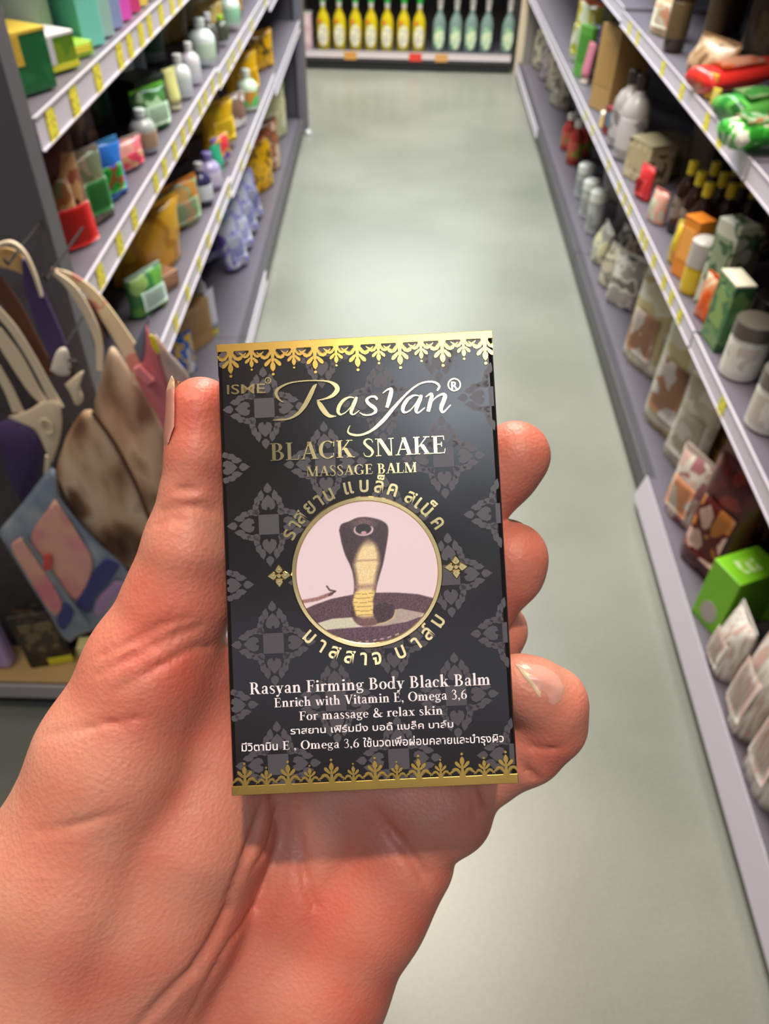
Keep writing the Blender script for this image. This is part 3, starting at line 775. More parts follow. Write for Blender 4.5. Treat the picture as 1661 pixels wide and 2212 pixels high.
def surface_nets(V):
    s = V < 0
    c = [s[dx:s.shape[0]-1+dx, dy:s.shape[1]-1+dy, dz:s.shape[2]-1+dz] for dx in (0, 1) for dy in (0, 1) for dz in (0, 1)]
    tot = sum(k.astype(np.int8) for k in c)
    I, J, K = np.nonzero((tot > 0) & (tot < 8))
    vid = -np.ones(tot.shape, np.int64); vid[I, J, K] = np.arange(len(I))
    acc = np.zeros((len(I), 3)); cnt = np.zeros(len(I))
    corners = [(dx, dy, dz) for dx in (0, 1) for dy in (0, 1) for dz in (0, 1)]
    for a in range(8):
        for b in range(a+1, 8):
            A, B = np.array(corners[a]), np.array(corners[b])
            if np.abs(A-B).sum() != 1: continue
            va = V[I+A[0], J+A[1], K+A[2]].astype(float); vb = V[I+B[0], J+B[1], K+B[2]].astype(float)
            m = (va < 0) != (vb < 0)
            t = np.where(m, va/np.where(m, va-vb, 1), 0)
            acc[m] += (A + t[:, None]*(B-A))[m]; cnt[m] += 1
    P = np.stack([I, J, K], 1) + acc/cnt[:, None]
    quads = []
    for ax in range(3):
        sh = [slice(None)]*3; sh2 = [slice(None)]*3
        sh[ax] = slice(0, -1); sh2[ax] = slice(1, None)
        m = s[tuple(sh)] != s[tuple(sh2)]
        i, j, k = np.nonzero(m); ijk = [i, j, k]
        o1, o2 = (ax+1) % 3, (ax+2) % 3
        ok = (ijk[o1] > 0) & (ijk[o2] > 0) & (ijk[o1] < vid.shape[o1]) & (ijk[o2] < vid.shape[o2])
        ijk = [v[ok] for v in ijk]
        inside = s[tuple(ijk)]
        def g(d1, d2):
            w = [v.copy() for v in ijk]; w[o1] -= d1; w[o2] -= d2
            return vid[tuple(w)]
        q = np.stack([g(1, 1), g(0, 1), g(0, 0), g(1, 0)], 1)
        q[~inside] = q[~inside][:, ::-1]
        quads.append(q)
    return P, np.concatenate(quads)
P, QD = surface_nets(TOT)
QD = QD[(QD >= 0).all(1)]
# relax a little
nb = np.zeros((len(P), 3)); nc = np.zeros(len(P))
for it in range(3):
    nb[:] = 0; nc[:] = 0
    for a in range(4):
        for b in ((a+1) % 4,):
            np.add.at(nb, QD[:, a], P[QD[:, b]]); np.add.at(nc, QD[:, a], 1)
            np.add.at(nb, QD[:, b], P[QD[:, a]]); np.add.at(nc, QD[:, b], 1)
    P = P*0.5 + 0.5*nb/np.maximum(nc, 1)[:, None]
PM = F.lo + P*F.h
W3 = np.array([[RT.x, RT.y, RT.z], [-UP.x, -UP.y, -UP.z], [FW.x, FW.y, FW.z]])*0.001
HW = PM @ W3
ORG = np.array(CAM)*1.0
base = np.array(CAM) + np.array(H(500, 1900, 200)) @ W3
me = bpy.data.meshes.new('person')
me.from_pydata((HW + ORG - base).tolist(), [], QD.tolist())
me.validate()
# blush: fingertips, ball of the thumb and palm are redder than the rest
tips = [(H(436, 900, 172), 22), (H(1125, 985, 195), 18), (H(1125, 1215, 195), 18), (H(1200, 1590, 190), 16), (H(330, 1420, 170), 22), (H(700, 2100, 190), 45), (H(480, 1560, 175), 22), (H(500, 2200, 188), 30)]
bl = np.zeros(len(PM))
for c, r in tips: bl = np.maximum(bl, np.exp(-((PM - c)**2).sum(1)/(r*r)))
ca = me.color_attributes.new('blush', 'FLOAT_COLOR', 'POINT')
ca.data.foreach_set('color', np.stack([bl, bl, bl, np.ones_like(bl)], 1).astype(np.float32).ravel())
sk = bpy.data.materials.new('skin'); sk.use_nodes = True
nt = sk.node_tree; b = nt.nodes['Principled BSDF']
tc = nt.nodes.new('ShaderNodeTexCoord')
at = nt.nodes.new('ShaderNodeVertexColor'); at.layer_name = 'blush'
n1 = nt.nodes.new('ShaderNodeTexNoise'); n1.inputs['Scale'].default_value = 55; n1.inputs['Detail'].default_value = 4
n2 = nt.nodes.new('ShaderNodeTexNoise'); n2.inputs['Scale'].default_value = 1200; n2.inputs['Detail'].default_value = 2
vr = nt.nodes.new('ShaderNodeTexVoronoi'); vr.inputs['Scale'].default_value = 900
for n in (n1, n2, vr): nt.links.new(tc.outputs['Object'], n.inputs['Vector'])
m1 = nt.nodes.new('ShaderNodeMixRGB'); m1.inputs[1].default_value = srgb('#cf947e'); m1.inputs[2].default_value = srgb('#cd5f4e')
ad = nt.nodes.new('ShaderNodeMath'); ad.operation = 'MULTIPLY_ADD'; ad.inputs[1].default_value = 0.42
mr = nt.nodes.new('ShaderNodeMapRange'); mr.inputs[1].default_value = 0.35; mr.inputs[2].default_value = 0.7; mr.inputs[3].default_value = 0.0; mr.inputs[4].default_value = 0.45
nt.links.new(n1.outputs['Fac'], mr.inputs[0]); nt.links.new(at.outputs[0], ad.inputs[0]); nt.links.new(mr.outputs[0], ad.inputs[2])
nt.links.new(ad.outputs[0], m1.inputs[0]); nt.links.new(m1.outputs[0], b.inputs['Base Color'])
bp = nt.nodes.new('ShaderNodeBump'); bp.inputs['Strength'].default_value = 0.24; bp.inputs['Distance'].default_value = 0.0004
sm_ = nt.nodes.new('ShaderNodeMath'); sm_.operation = 'ADD'
nt.links.new(n2.outputs['Fac'], sm_.inputs[0]); nt.links.new(vr.outputs['Distance'], sm_.inputs[1])
nt.links.new(sm_.outputs[0], bp.inputs['Height']); nt.links.new(bp.outputs['Normal'], b.inputs['Normal'])
b.inputs['Roughness'].default_value = 0.46
b.inputs['Specular IOR Level'].default_value = 0.42
b.inputs['Subsurface Weight'].default_value = 0.18
b.inputs['Subsurface Radius'].default_value = (1.0, 0.35, 0.2)
b.inputs['Subsurface Scale'].default_value = 0.004
hand = link('person', me, None, [sk], smooth=True)
hand.location = Vector(base)
tag(hand, 'left hand of a person holding up the small black and gold carton', 'person')
def local(v): return Vector(v @ W3 + ORG - base)
# nails
NAIL = mat('#dba596', 0.28, spec=0.5, sss=0.1); NAILTIP = mat('#e6cfae', 0.35)
bm = bmesh.new()
rows = []
for i in range(11):
    v = i/10; y = 818 + v*160
    cx, d = np.interp(y, [818, 900, 980], [437, 436, 432]), 174.3
    rx = np.interp(v, [0, 0.15, 0.8, 1.0], [6.7, 7.6, 7.95, 7.7]); rz = np.interp(v, [0, 0.2, 0.75, 1.0], [7.4, 9.2, 9.5, 9.2])
    am = np.interp(v, [0, 0.12, 0.7, 0.9, 1.0], [34, 58, 62, 50, 26])
    c = H(cx, y, d)
    row = []
    for j in range(11):
        a = math.radians(-am + 2*am*j/10)
        row.append(bm.verts.new(local(c + np.array([-rx*math.cos(a)*1.0 - 0.15, 0, -rz*math.sin(a)]))))
    rows.append(row)
for r0, r1 in zip(rows[:-1], rows[1:]):
    for j in range(10):
        f = bm.faces.new((r0[j], r0[j+1], r1[j+1], r1[j])); f.material_index = 1 if r0 is rows[0] or r0 is rows[1] else 0
bmesh.ops.solidify(bm, geom=bm.faces[:], thickness=0.0006)
o = obj('thumbnail', bm, [NAIL, NAILTIP], hand, smooth=True)
def drape(outline, tipline, name, lift=0.35):
    """nail plate laid on the skin inside a pixel outline"""
    n = len(outline); cx = sum(p[0] for p in outline)/n; cy = sum(p[1] for p in outline)/n
    outline = [(a[0], a[1]) for a in cr_([(x, y, 0) for x, y in outline] + [tuple(outline[0]) + (0,)], 4)][:-1]
    tipline = [k*4 + j for k in tipline for j in range(4)]; n = len(outline)
    bm = bmesh.new()
    d0 = [surf(*p) or 184 for p in outline]
    for _ in range(3): d0 = [(d0[i-1] + 2*d0[i] + d0[(i+1) % n])/4 for i in range(n)]; dc = surf(cx, cy) or 183
    rings = []
    for k in (1.0, 0.9, 0.6, 0.3):
        ring_ = []
        for (x, y), d in zip(outline, d0):
            X, Y = cx + (x-cx)*k, cy + (y-cy)*k
            dd = surf(X, Y) or d
            dd = dc + (d-dc)*k*k
            ring_.append(bm.verts.new(local(H(X, Y, dd - (lift if k < 1 else 0.0)))))
        rings.append(ring_)
    cv = bm.verts.new(local(H(cx, cy, dc - lift - 0.1)))
    for a, b in zip(rings[:-1], rings[1:]):
        for i in range(n):
            f = bm.faces.new((a[i], a[(i+1) % n], b[(i+1) % n], b[i]))
            f.material_index = 1 if (i in tipline and a is not rings[2]) else 0
    for i in range(n): bm.faces.new((rings[-1][i], rings[-1][(i+1) % n], cv))
    return obj(name, bm, [NAIL, NAILTIP], hand, smooth=True)
drape([(1112, 1434), (1140, 1430), (1176, 1437), (1205, 1455), (1218, 1482), (1213, 1512), (1196, 1524), (1170, 1512), (1150, 1488), (1130, 1462)], (7, 8, 9), 'little_fingernail')

# edge of the middle fingernail, seen from the pad side
q = cr_([(1098, 1118, 0), (1126, 1127, 0), (1156, 1150, 0), (1176, 1180, 0), (1187, 1206, 0)], 4)
bm = bmesh.new()
def nin(x, y, k, d): return bm.verts.new(local(H(x + (1106-x)*k, y + (1210-y)*k, d)))
A = [nin(x, y, 0.02, 198.4) for x, y, _ in q]; C_ = [nin(x, y, 0.12, 203.5) for x, y, _ in q]; B = [nin(x, y, 0.5, 207.4) for x, y, _ in q]
for P_, Q_ in ((A, C_), (C_, B)):
    for i in range(len(q) - 1): bm.faces.new((P_[i], P_[i+1], Q_[i+1], Q_[i]))
bmesh.ops.solidify(bm, geom=bm.faces[:], thickness=0.0006)
obj('middle_fingernail', bm, NAILTIP, hand, smooth=True)

# ------------------------------------------------------------------ shelving
class Side:
    def __init__(s, p, u, n, rz): s.p, s.u, s.n, s.rz = Vector(p), Vector(u), Vector(n), rz
    def pt(s, a, d, z): return s.p + s.u*a + s.n*d + Vector((0, 0, z))
    def pl(s, px, py):
        """where a pixel's ray meets the front plane: run along the aisle"""
        r = ray(px, py); t = (s.p - CAM).dot(s.n)/r.dot(s.n); q = CAM + r*t
        return q.y
LFT = Side((-0.464, 0, 0), (-0.0142, 1, 0), (-1, -0.0142, 0), PI/2 + 0.0142)
RGT = Side((0.694, 0, 0), (0.0275, 1, 0), (1, -0.0275, 0), -PI/2 - 0.0275)
BCK = Side((0, 6.27, 0), (1, 0, 0), (0, 1, 0), 0.0)

METAL = mat('#5e5a63', 0.45, metal=0.0)
DECK = mat('#67626d', 0.4)
DARKM = mat('#2a292b', 0.6); LIPM = mat('#4a484e', 0.45)
RAILM = mat('#cdc6d3', 0.35)
RAILB = mat('#dccfd2', 0.35)
def tagm(c, seed):
    return printm([c, '#8f8420'], 220, 0.5, seed, (1, 1, 1), True, 2.0)
TAGY = printm(['#ece03c', '#ece03c', '#a2931d'], 150, 0.5, 1.0)

def rail_bm(L, z, depth, hgt=0.042):
    bm = bmesh.new()
    box(bm, 0, L, -0.004, 0.0, z-hgt, z)
    box(bm, 0, L, -0.0062, -0.004, z-0.0018, z+0.0012)
    box(bm, 0, L, -0.0068, -0.004, z-hgt-0.001, z-hgt+0.001)
    return bm

def shelf_unit(side, s0, s1, label, decks, base=0.085, tags=(), dep=0.42, top=1.62, kick=0.0, rails=None, posts=(True, True), railmat=None, group=None, back=None, base_rail=True, hgt=0.042, out=0.0):
    L = s1 - s0
    flip = side is RGT
    org = side.pt(s1 if flip else s0, 0, 0)
    t = thing('shelving_unit', label, 'shelf', org, side.rz, group)
    lx = lambda s: (s1 - s) if flip else (s - s0)
    obj('back_panel', bx(0.0, L, dep, dep+0.015, 0.03, top), back or DARKM, t)
    for i, on in enumerate(posts):
        x = 0.0 if i == 0 else L
        if on:
            obj('upright', bx(x - (0 if i == 0 else 0.03), x + (0.03 if i == 0 else 0), dep-0.03, dep, 0, top+0.03), METAL, t)
    obj('plinth', bx(0, L, 0.02+kick, dep, 0.0, base-0.05), DARKM, t)
    obj('base_shelf', bx(0, L, -out, dep, base-0.045, base, 0.002), DECK, t)
    if out:
        bm = bmesh.new()
        P4 = [(-out-0.016, base-0.068), (-out+0.002, base+0.008), (-out+0.006, base+0.006), (-out-0.010, base-0.068)]
        A = [bm.verts.new((0, *p)) for p in P4]; B = [bm.verts.new((L, *p)) for p in P4]
        bm.faces.new(A); bm.faces.new(B[::-1])
        for i in range(4): bm.faces.new((A[i], B[i], B[(i+1) % 4], A[(i+1) % 4]))
        obj('base_rail', bm, railmat or RAILM, t)
        base_rail = False
    else: obj('base_lip', bx(0, L, -0.003, 0.028, base-0.06, base+0.006, 0.003), LIPM, t)
    if base_rail:
        a, b = (s0, s1) if base_rail is True else base_rail
        r = obj('price_rail', rail_bm(b - a, base, 0), railmat or RAILM, t)
        r.location = (min(lx(a), lx(b)), -0.004, 0.008)
    for k, z in enumerate(decks):
        obj('shelf', bx(0, L, 0.0, dep, z-0.03, z, 0.002), DECK, t)
        rl = obj('price_rail', rail_bm(L, z+0.002, 0, hgt), railmat or RAILM, t)
        for j, (px, py) in enumerate(tags[k] if k < len(tags) else ()):
            s = side.pl(px, py) if side is not BCK else on_y(px, py, 6.27).x
            if s0 + 0.02 < s < s1 - 0.02:
                x = lx(s)
                obj('price_tag', bx(x-0.017, x+0.017, -0.0056, -0.0042, z-hgt+0.003, z-0.002), TAGY, rl)
    return t
TA = [(106, 272), (155.5, 224), (206, 172), (254, 124), (276, 101), (300, 78), (319, 59), (344, 37), (368, 18), (385, 5)]
TB = [(213, 602), (255, 536), (287.5, 483), (335.5, 412.5), (354.5, 383), (377, 348), (395, 318), (410, 295), (433, 263), (445, 245), (460, 221), (475, 200), (494, 172), (504, 151), (518, 130), (544, 89), (573, 43)]
TC = [(377, 704), (403, 644), (429, 585.5), (448.5, 534), (471, 486), (493, 438), (520, 371), (535, 331)]
RTT = [(1367, 38), (1383.6, 67), (1437, 139.5), (1477, 196), (1528.5, 270), (1557.5, 310), (1612, 382)]
RTM = [(1345, 382), (1357, 409), (1367, 437), (1393, 492), (1400, 518), (1417.5, 557), (1439, 605), (1454, 642.5), (1472.5, 681.6), (1273.6, 217), (1286, 258.6), (1322, 331)]
shelf_unit(LFT, 1.085, 2.37, 'nearest grey shelving unit on the left of the aisle', [0.635, 0.928, 1.172, 1.46], tags=(TC, TB, TA), posts=(False, True), base_rail=True, top=1.5)
shelf_unit(LFT, 2.372, 3.60, 'middle grey shelving unit on the left of the aisle', [0.615, 0.915, 1.165, 1.46], tags=(TC, TB, TA), base_rail=(2.372, 2.87), top=1.5)
shelf_unit(LFT, 3.602, 4.83, 'farthest grey shelving unit on the left of the aisle', [0.575, 0.88, 1.16, 1.46], tags=(TC, TB, TA), base_rail=False, top=1.5)
shelf_unit(RGT, 0.20, 1.655, 'nearest shelving unit on the right, with the long pale bottom rail', [0.556, 0.955, 1.36], base=0.10, tags=([(1565, 875)],), top=1.45, kick=0.0, out=0.008)
shelf_unit(RGT, 1.665, 3.12, 'second shelving unit on the right, with dark bottles on its middle shelf', [0.556, 0.955, 1.36], base=0.085, tags=(RTM, RTT), base_rail=False, top=1.45)
shelf_unit(RGT, 3.125, 4.70, 'third shelving unit on the right, with a cardboard box on its middle shelf', [0.556, 0.965, 1.36], base=0.085, tags=(RTM, RTT), base_rail=False, top=1.45)
shelf_unit(RGT, 4.705, 6.20, 'farthest shelving unit on the right of the aisle, beside the back wall display', [0.556, 0.97, 1.36], base=0.085, tags=([],), base_rail=True, top=1.45)
shelf_unit(BCK, -0.69, 0.82, 'shelving unit across the far end of the aisle, with bottles on it', [0.56, 1.0, 1.45], base=0.117, dep=0.4, top=1.9, railmat=RAILB, back=mat('#3a3838', 0.5), base_rail=True, hgt=0.055)
# the near upright of the left run and the end panel of its end display
t = thing('shelf_end', 'dark grey upright and end panel closing the near end of the left shelves', 'shelf frame', LFT.pt(1.035, 0, 0), LFT.rz)
obj('upright', bx(0, 0.045, -0.004, 0.10, 0.0, 1.62, 0.002), mat('#5b5960', 0.5), t)
obj('end_panel', bx(0.02, 0.04, 0.10, 0.86, 0.0, 1.62), printm(['#3f3c3e', '#4a4648'], 40, 0.6, 2.0, hard=False), t)
# end display shelf facing the shopper
t = thing('end_display', 'low end display shelf with a cardboard lined tray and grey front rail', 'display shelf', (-0.46, 0.915, 0))
obj('tray', bx(-0.9, 0.0, 0.006, 0.108, 0.07, 0.10, 0.002), mat('#4e4a50', 0.5), t)
obj('cardboard_liner', bx(-0.89, -0.01, 0.012, 0.104, 0.10, 0.104), mat('#c2a068', 0.85), t)
obj('front_rail', bx(-0.9, 0.0, 0.0, 0.006, 0.062, 0.104), mat('#b4afb3', 0.4), t)
obj('plinth', bx(-0.88, -0.02, 0.03, 0.106, 0.0, 0.07), DARKM, t)
# tall grey end frame at the far end of the left run, and pale one at the far end on the right
t = thing('shelf_end', 'tall grey double-post end frame at the far end of the left shelves', 'shelf frame', LFT.pt(4.845, 0, 0), LFT.rz)
obj('post', bx(0, 0.035, -0.012, 0.03, 0, 1.62, 0.003), mat('#6d6975', 0.4), t)
obj('post', bx(0.06, 0.10, -0.02, 0.03, 0, 1.62, 0.003), mat('#756a6a', 0.4), t)
obj('side_panel', bx(0.035, 0.06, 0.0, 0.42, 0.02, 1.6), mat('#55525d', 0.5), t)
obj('floor_foot', lathe([(0.0, 0), (0.016, 0.002), (0.018, 0.016), (0.01, 0.03), (0, 0.032)], 16), mat('#d8dadf', 0.2), t).location = (-0.03, -0.025, 0.0)
t = thing('shelf_end', 'pale warm end post where the right shelves meet the back display', 'shelf frame', RGT.pt(6.235, -0.015, 0), RGT.rz)
obj('post', bx(-0.02, 0.02, 0, 0.05, 0.0, 1.6, 0.003), mat('#d8c6ac', 0.4), t)
obj('side_panel', bx(-0.012, 0.012, 0.05, 0.42, 0.0, 1.6), mat('#8f8a84', 0.5), t)
# ceiling fixtures; the last two are added housings for the unseen fill lamps
for x, y, w_, l_, lb in ((0.12, 1.75, 1.0, 1.3, 'broad warm ceiling light over the near aisle'), (0.12, 3.4, 1.0, 1.6, 'broad cool ceiling light over the middle of the aisle'), (0.12, 5.4, 1.0, 1.4, 'broad warm ceiling light over the far aisle'), (0.16, -0.6, 0.46, 0.3, 'small square ceiling light behind the photographer'), (-0.95, 0.35, 0.7, 0.7, 'added square fill light in front of the end display'), (0.0, -1.8, 1.7, 0.6, 'added wide fill light far behind the photographer')):
    t = thing('ceiling_light', lb, 'ceiling light', (x, y, 2.825))
    obj('housing', bx(-w_/2, w_/2, -l_/2, l_/2, 0.0, 0.07, 0.004), mat('#d9d9d9', 0.4), t)

# ------------------------------------------------------------------ goods: one builder per kind, then a table per shelf
RND = random.Random(7)
def pouch_bm(w, h, t, seed=0, nu=9, nv=12, puff=0.5, slump=0.0):
    """stand-up or pillow pouch, base at z = 0, front towards -y"""
    r = random.Random(seed)
    ph = [r.uniform(0, 6.3) for _ in range(6)]
    bm = bmesh.new()
    S = []
    for sgn in (-1, 1):
        rows = []
        for j in range(nv+1):
            v = j/nv
            row = []
            for i in range(nu+1):
                u = -1 + 2*i/nu
                prof = max(0.0, (1 - abs(u)**3.2))**0.6*(max(0.0, 1 - v**3.5))**puff*(0.75 + 0.25*math.sin(v*2.6 + 0.5))
                y = sgn*(t/2*prof + 0.0012) + 0.004*math.sin(5*u+ph[0])*math.sin(6*v+ph[1])*(0.3 + prof)*min(1, w*8)
                y += sgn*0.0022*math.sin(13*u + 7*v + ph[2])*prof
                x = u*w/2*(1 - 0.05*math.sin(v*PI) + 0.012*math.sin(9*v + ph[3]))
                z = h*v*(1 - 0.03*abs(u)**4*math.sin(v*3)) + 0.006*math.sin(4*u+ph[4])*v*min(1, h*5)
                y += slump*v*v*0.05
                row.append(bm.verts.new((x, y, z)))
            rows.append(row)
        S.append(rows)
    for k, rows in enumerate(S):
        for j in range(nv):
            for i in range(nu):
                q = (rows[j][i], rows[j][i+1], rows[j+1][i+1], rows[j+1][i])
                bm.faces.new(q if k == 0 else q[::-1])
    A, B = S
    for j in range(nv):
        bm.faces.new((A[j+1][0], A[j][0], B[j][0], B[j+1][0])[::-1]); bm.faces.new((A[j][nu], A[j+1][nu], B[j+1][nu], B[j][nu])[::-1])
    for i in range(nu):
        bm.faces.new((A[0][i], B[0][i], B[0][i+1], A[0][i+1])); bm.faces.new((A[nv][i+1], B[nv][i+1], B[nv][i], A[nv][i]))
    return bm

def M_(c, rough=0.35):
    """'#rrggbb' or a tuple of inks -> material"""
    if isinstance(c, str): return mat(c, rough)
    if not isinstance(c, (tuple, list)): return c
    cols = [k for k in c if isinstance(k, str)]
    nums = [k for k in c if not isinstance(k, str)]
    return printm(cols, nums[0] if nums else 22, rough, (hash(''.join(cols)) % 97)*0.0 + sum(ord(q) for q in ''.join(cols)) % 89, bump=0.0)

def k_pouch(t, w, h, d, c, seed=0, slump=0.0, label=True):
    obj('body', pouch_bm(w, h*0.93, d, seed, slump=slump), M_(c[0], 0.3), t, smooth=True)
    y = slump*0.93**2*0.05
    obj('top_seal', bx(-w*0.47, w*0.47, y-0.0015, y+0.0015, h*0.91, h), M_(c[1], 0.35), t)
    if label and len(c) > 2:
        # printed panel follows the belly of the pouch
        bm = bmesh.new(); n = 6; rows = []
        for j in range(n+1):
            v = 0.16 + 0.5*j/n; row = []
            for i in range(n+1):
                u = -0.62 + 1.24*i/n
                prof = (1-abs(u)**3.2)**0.6*(1-v**3.5)**0.5*(0.75 + 0.25*math.sin(v*2.6+0.5))
                row.append(bm.verts.new((u*w/2, -(d/2*prof + 0.0075) + slump*v*v*0.05, h*0.93*v)))
            rows.append(row)
        for a, b in zip(rows[:-1], rows[1:]):
            for i in range(n): bm.faces.new((a[i], a[i+1], b[i+1], b[i]))
        bmesh.ops.solidify(bm, geom=bm.faces[:], thickness=0.001)
        obj('printed_panel', bm, M_(c[2], 0.35), t, smooth=True)

def k_box(t, w, h, d, c, pk=(-0.36, 0.36, 0.30, 0.84), **k):
    obj('body', bx(-w/2, w/2, -d/2, d/2, 0, h, min(0.002, h*0.05)), M_(c[0], 0.4), t)
    if len(c) > 1: obj('printed_panel', bx(w*pk[0], w*pk[1], -d/2-0.0012, -d/2+0.001, h*pk[2], h*pk[3], 0.0004), M_(c[1], 0.4), t)
    if len(c) > 2: obj('lid', bx(-w/2-0.0006, w/2+0.0006, -d/2-0.0006, d/2+0.0006, h-0.004, h+0.001, 0.0008), M_(c[2], 0.4), t)
    if len(c) > 3: obj('band', bx(-w/2-0.0007, w/2+0.0007, -d/2-0.0007, d/2+0.0007, h*0.06, h*0.22), M_(c[3], 0.4), t)

def k_bottle(t, w, h, d, c, neck=0.34, n=20, **k):
    r = w/2
    prof = [(r*0.86, 0), (r, 0.006), (r, h*0.55), (r*0.96, h*0.62), (r*0.7, h*0.72), (r*neck, h*0.78), (r*neck, h*0.86)]
    obj('body', lathe(prof, n), M_(c[0], 0.22), t, smooth=True)
    rc = r*neck*1.18
    obj('cap', lathe([(rc, h*0.83), (rc, h*0.985), (rc*0.85, h), (0.0, h)], n), M_(c[1], 0.3), t)
    if len(c) > 2: obj('label', lathe([(r*1.012, h*0.14), (r*1.018, h*0.15), (r*1.018, h*0.50), (r*1.012, h*0.51)], n), M_(c[2], 0.4), t, smooth=True)

def k_can(t, w, h, d, c, n=24, capk=0.26, dome=False, **k):
    r = w/2; hb = h*(1-capk)
    obj('body', lathe([(r*0.93, 0), (r, 0.004), (r, hb-0.003), (r*0.95, hb)], n), M_(c[0], 0.3), t)
    top = [(r*1.03, hb), (r*1.03, h*0.93 if dome else h-0.002), (r*(0.75 if dome else 1.0), h*0.985 if dome else h), (0, h)]
    obj('lid', lathe(top, n), M_(c[1], 0.35), t)
    if len(c) > 2: obj('label', lathe([(r*1.008, hb*0.16), (r*1.012, hb*0.17), (r*1.012, hb*0.84), (r*1.008, hb*0.85)], n), M_(c[2], 0.4), t)

def k_tube(t, w, h, d, c, **k):
    n = 18; bm = bmesh.new(); rings = []
    for j in range(8):
        v = j/7; z = h*(0.16 + 0.84*v)
        rx, ry = w/2*(0.82 + 0.18*v), max(0.0015, d/2*(1 - v**1.4))
        rings.append([bm.verts.new((rx*math.cos(2*PI*q/n), ry*math.sin(2*PI*q/n), z)) for q in range(n)])
    for a, b in zip(rings[:-1], rings[1:]):
        for q in range(n): bm.faces.new((a[q], a[(q+1) % n], b[(q+1) % n], b[q]))
    bm.faces.new(rings[0][::-1]); bm.faces.new(rings[-1])
    obj('body', bm, M_(c[0], 0.3), t, smooth=True)
    obj('cap', lathe([(w*0.36, 0), (w*0.38, 0.003), (w*0.36, h*0.17), (0, h*0.17)], n, sy=d/w if d < w else 1), M_(c[1], 0.3), t)
    obj('crimp', bx(-w/2, w/2, -0.0016, 0.0016, h*0.94, h*1.0), M_(c[2] if len(c) > 2 else c[0], 0.3), t)

KIND = dict(pouch=(k_pouch, 'pouch', 'packet'), box=(k_box, 'carton_box', 'box'), bottle=(k_bottle, 'bottle', 'bottle'), can=(k_can, 'jar', 'jar'), tube=(k_tube, 'tube', 'tube'))
PLACED = []
OCC = []
def obb(q, a, w, d):
    f = Vector((math.sin(a), -math.cos(a))); r = Vector((math.cos(a), math.sin(a))); c = Vector((q.x, q.y))
    return c, r, f, w/2 + 0.002, d/2 + 0.002
def clash(A, B):
    (c0, r0, f0, w0, d0), (c1, r1, f1, w1, d1) = A, B
    v = c1 - c0
    for ax in (r0, f0, r1, f1):
        if abs(v.dot(ax)) > w0*abs(r0.dot(ax)) + d0*abs(f0.dot(ax)) + w1*abs(r1.dot(ax)) + d1*abs(f1.dot(ax)): return False
    return True
def settle(side, q, z, a, w, d):
    """nearest free spot on the shelf board"""
    best = None
    for dn in (0, .012, .024, .036, .05, .065, .08, .1, .12):
        for k in range(0, 25):
            for sg in ((1, -1) if k else (1,)):
                cst = dn*1.3 + k*0.005
                if best and cst >= best[0]: continue
                c = q + side.u*(sg*k*0.005) + side.n*dn
                B = obb(c, a, w, d)
                if not any(sd is side and abs(zz - z) < 0.03 and clash(B, o) for sd, zz, o in OCC): best = (cst, c)
    r = best[1] if best else q
    OCC.append((side, z, obb(r, a, w, d)))
    return r
def head(side, z):
    D = {id(LFT): (0.575, 0.88, 1.16, 1.46), id(RGT): (0.556, 0.955, 1.36), id(BCK): (0.56, 1.0)}[id(side)]
    return min(x for x in D if x > z + 0.08) - 0.03 - z - 0.008
def put(side, z, kind, px, py, ty, w, d, cols, label, rot=0.0, tilt=0.0, group=None, h=None, cat=None, name=None, **kw):
    """stand a thing on a shelf: front bottom pixel, pixel of its top edge, width and depth in metres"""
    fn, nm, ct = KIND[kind]
    p = on_z(px, py, z)
    turn = 0.0
    if side is LFT and kind == 'pouch' and z > 0.2: w *= 1.16
    if kind in ('pouch', 'box', 'tube') and side is not BCK and not kw.pop('square', False): turn = -0.5 if side is LFT else 0.42
    kw.pop('square', None)
    deep = kw.pop('deep', None)
    a = side.rz + rot + turn
    fwd = Vector((math.sin(a), -math.cos(a), 0))          # the way it faces
    rgt = Vector((math.cos(a), math.sin(a), 0))
    q = p - fwd*(d/2)
    near = min((q + fwd*(d/2)*i + rgt*(w/2)*j - side.p).dot(side.n) for i in (-1, 1) for j in (-1, 1))
    front = (0.002 if z > 0.095 else 0.034) if z < 0.2 else 0.008
    want = (max(near, front) if 0.2 > z and z < 0.095 else front) if deep is None else deep
    q += side.n*(want - near)
    q = settle(side, q, z, a, w, d + (abs(math.sin(tilt))*0.15))
    hh = h or max(0.02, height_to((q.x + fwd.x*d/2, q.y + fwd.y*d/2, z), ty))
    hh = min(hh, head(side, z))
    t = thing(name or nm, label, cat or ct, (q.x, q.y, z + 0.0008), a, group)
    t.rotation_euler = (tilt, 0, a)
    fn(t, w, hh, d, cols, seed=len(PLACED), **kw)
    rel = q - side.p
    PLACED.append((label, round(rel.dot(side.u), 3), round(rel.dot(side.n), 3), z, round(hh, 3), w, d))
    return t
def lie(side, z, px, py, w, h, d, cols, label, rot=0.0, roll=0.0, kind='pouch', group=None, lift=None, pitch=None):
    """a packet lying on its back: centre pixel, rot turns it on the shelf"""
    fn, nm, ct = KIND[kind]
    zz = z + (d/2 + 0.006 if lift is None else lift)
    p = on_z(px, py, zz)
    a = side.rz + rot
    t = thing(nm, label, ct, p, a, group)
    t.rotation_euler = (-PI/2 + (pitch or 0.0), roll, a)
    up = Vector((-math.sin(a), math.cos(a), 0))
    t.location = p - up*(h/2)
    fn(t, w, h, d, cols, seed=len(PLACED))
    PLACED.append((label, 0, 0, z, h, w, d))
    return t

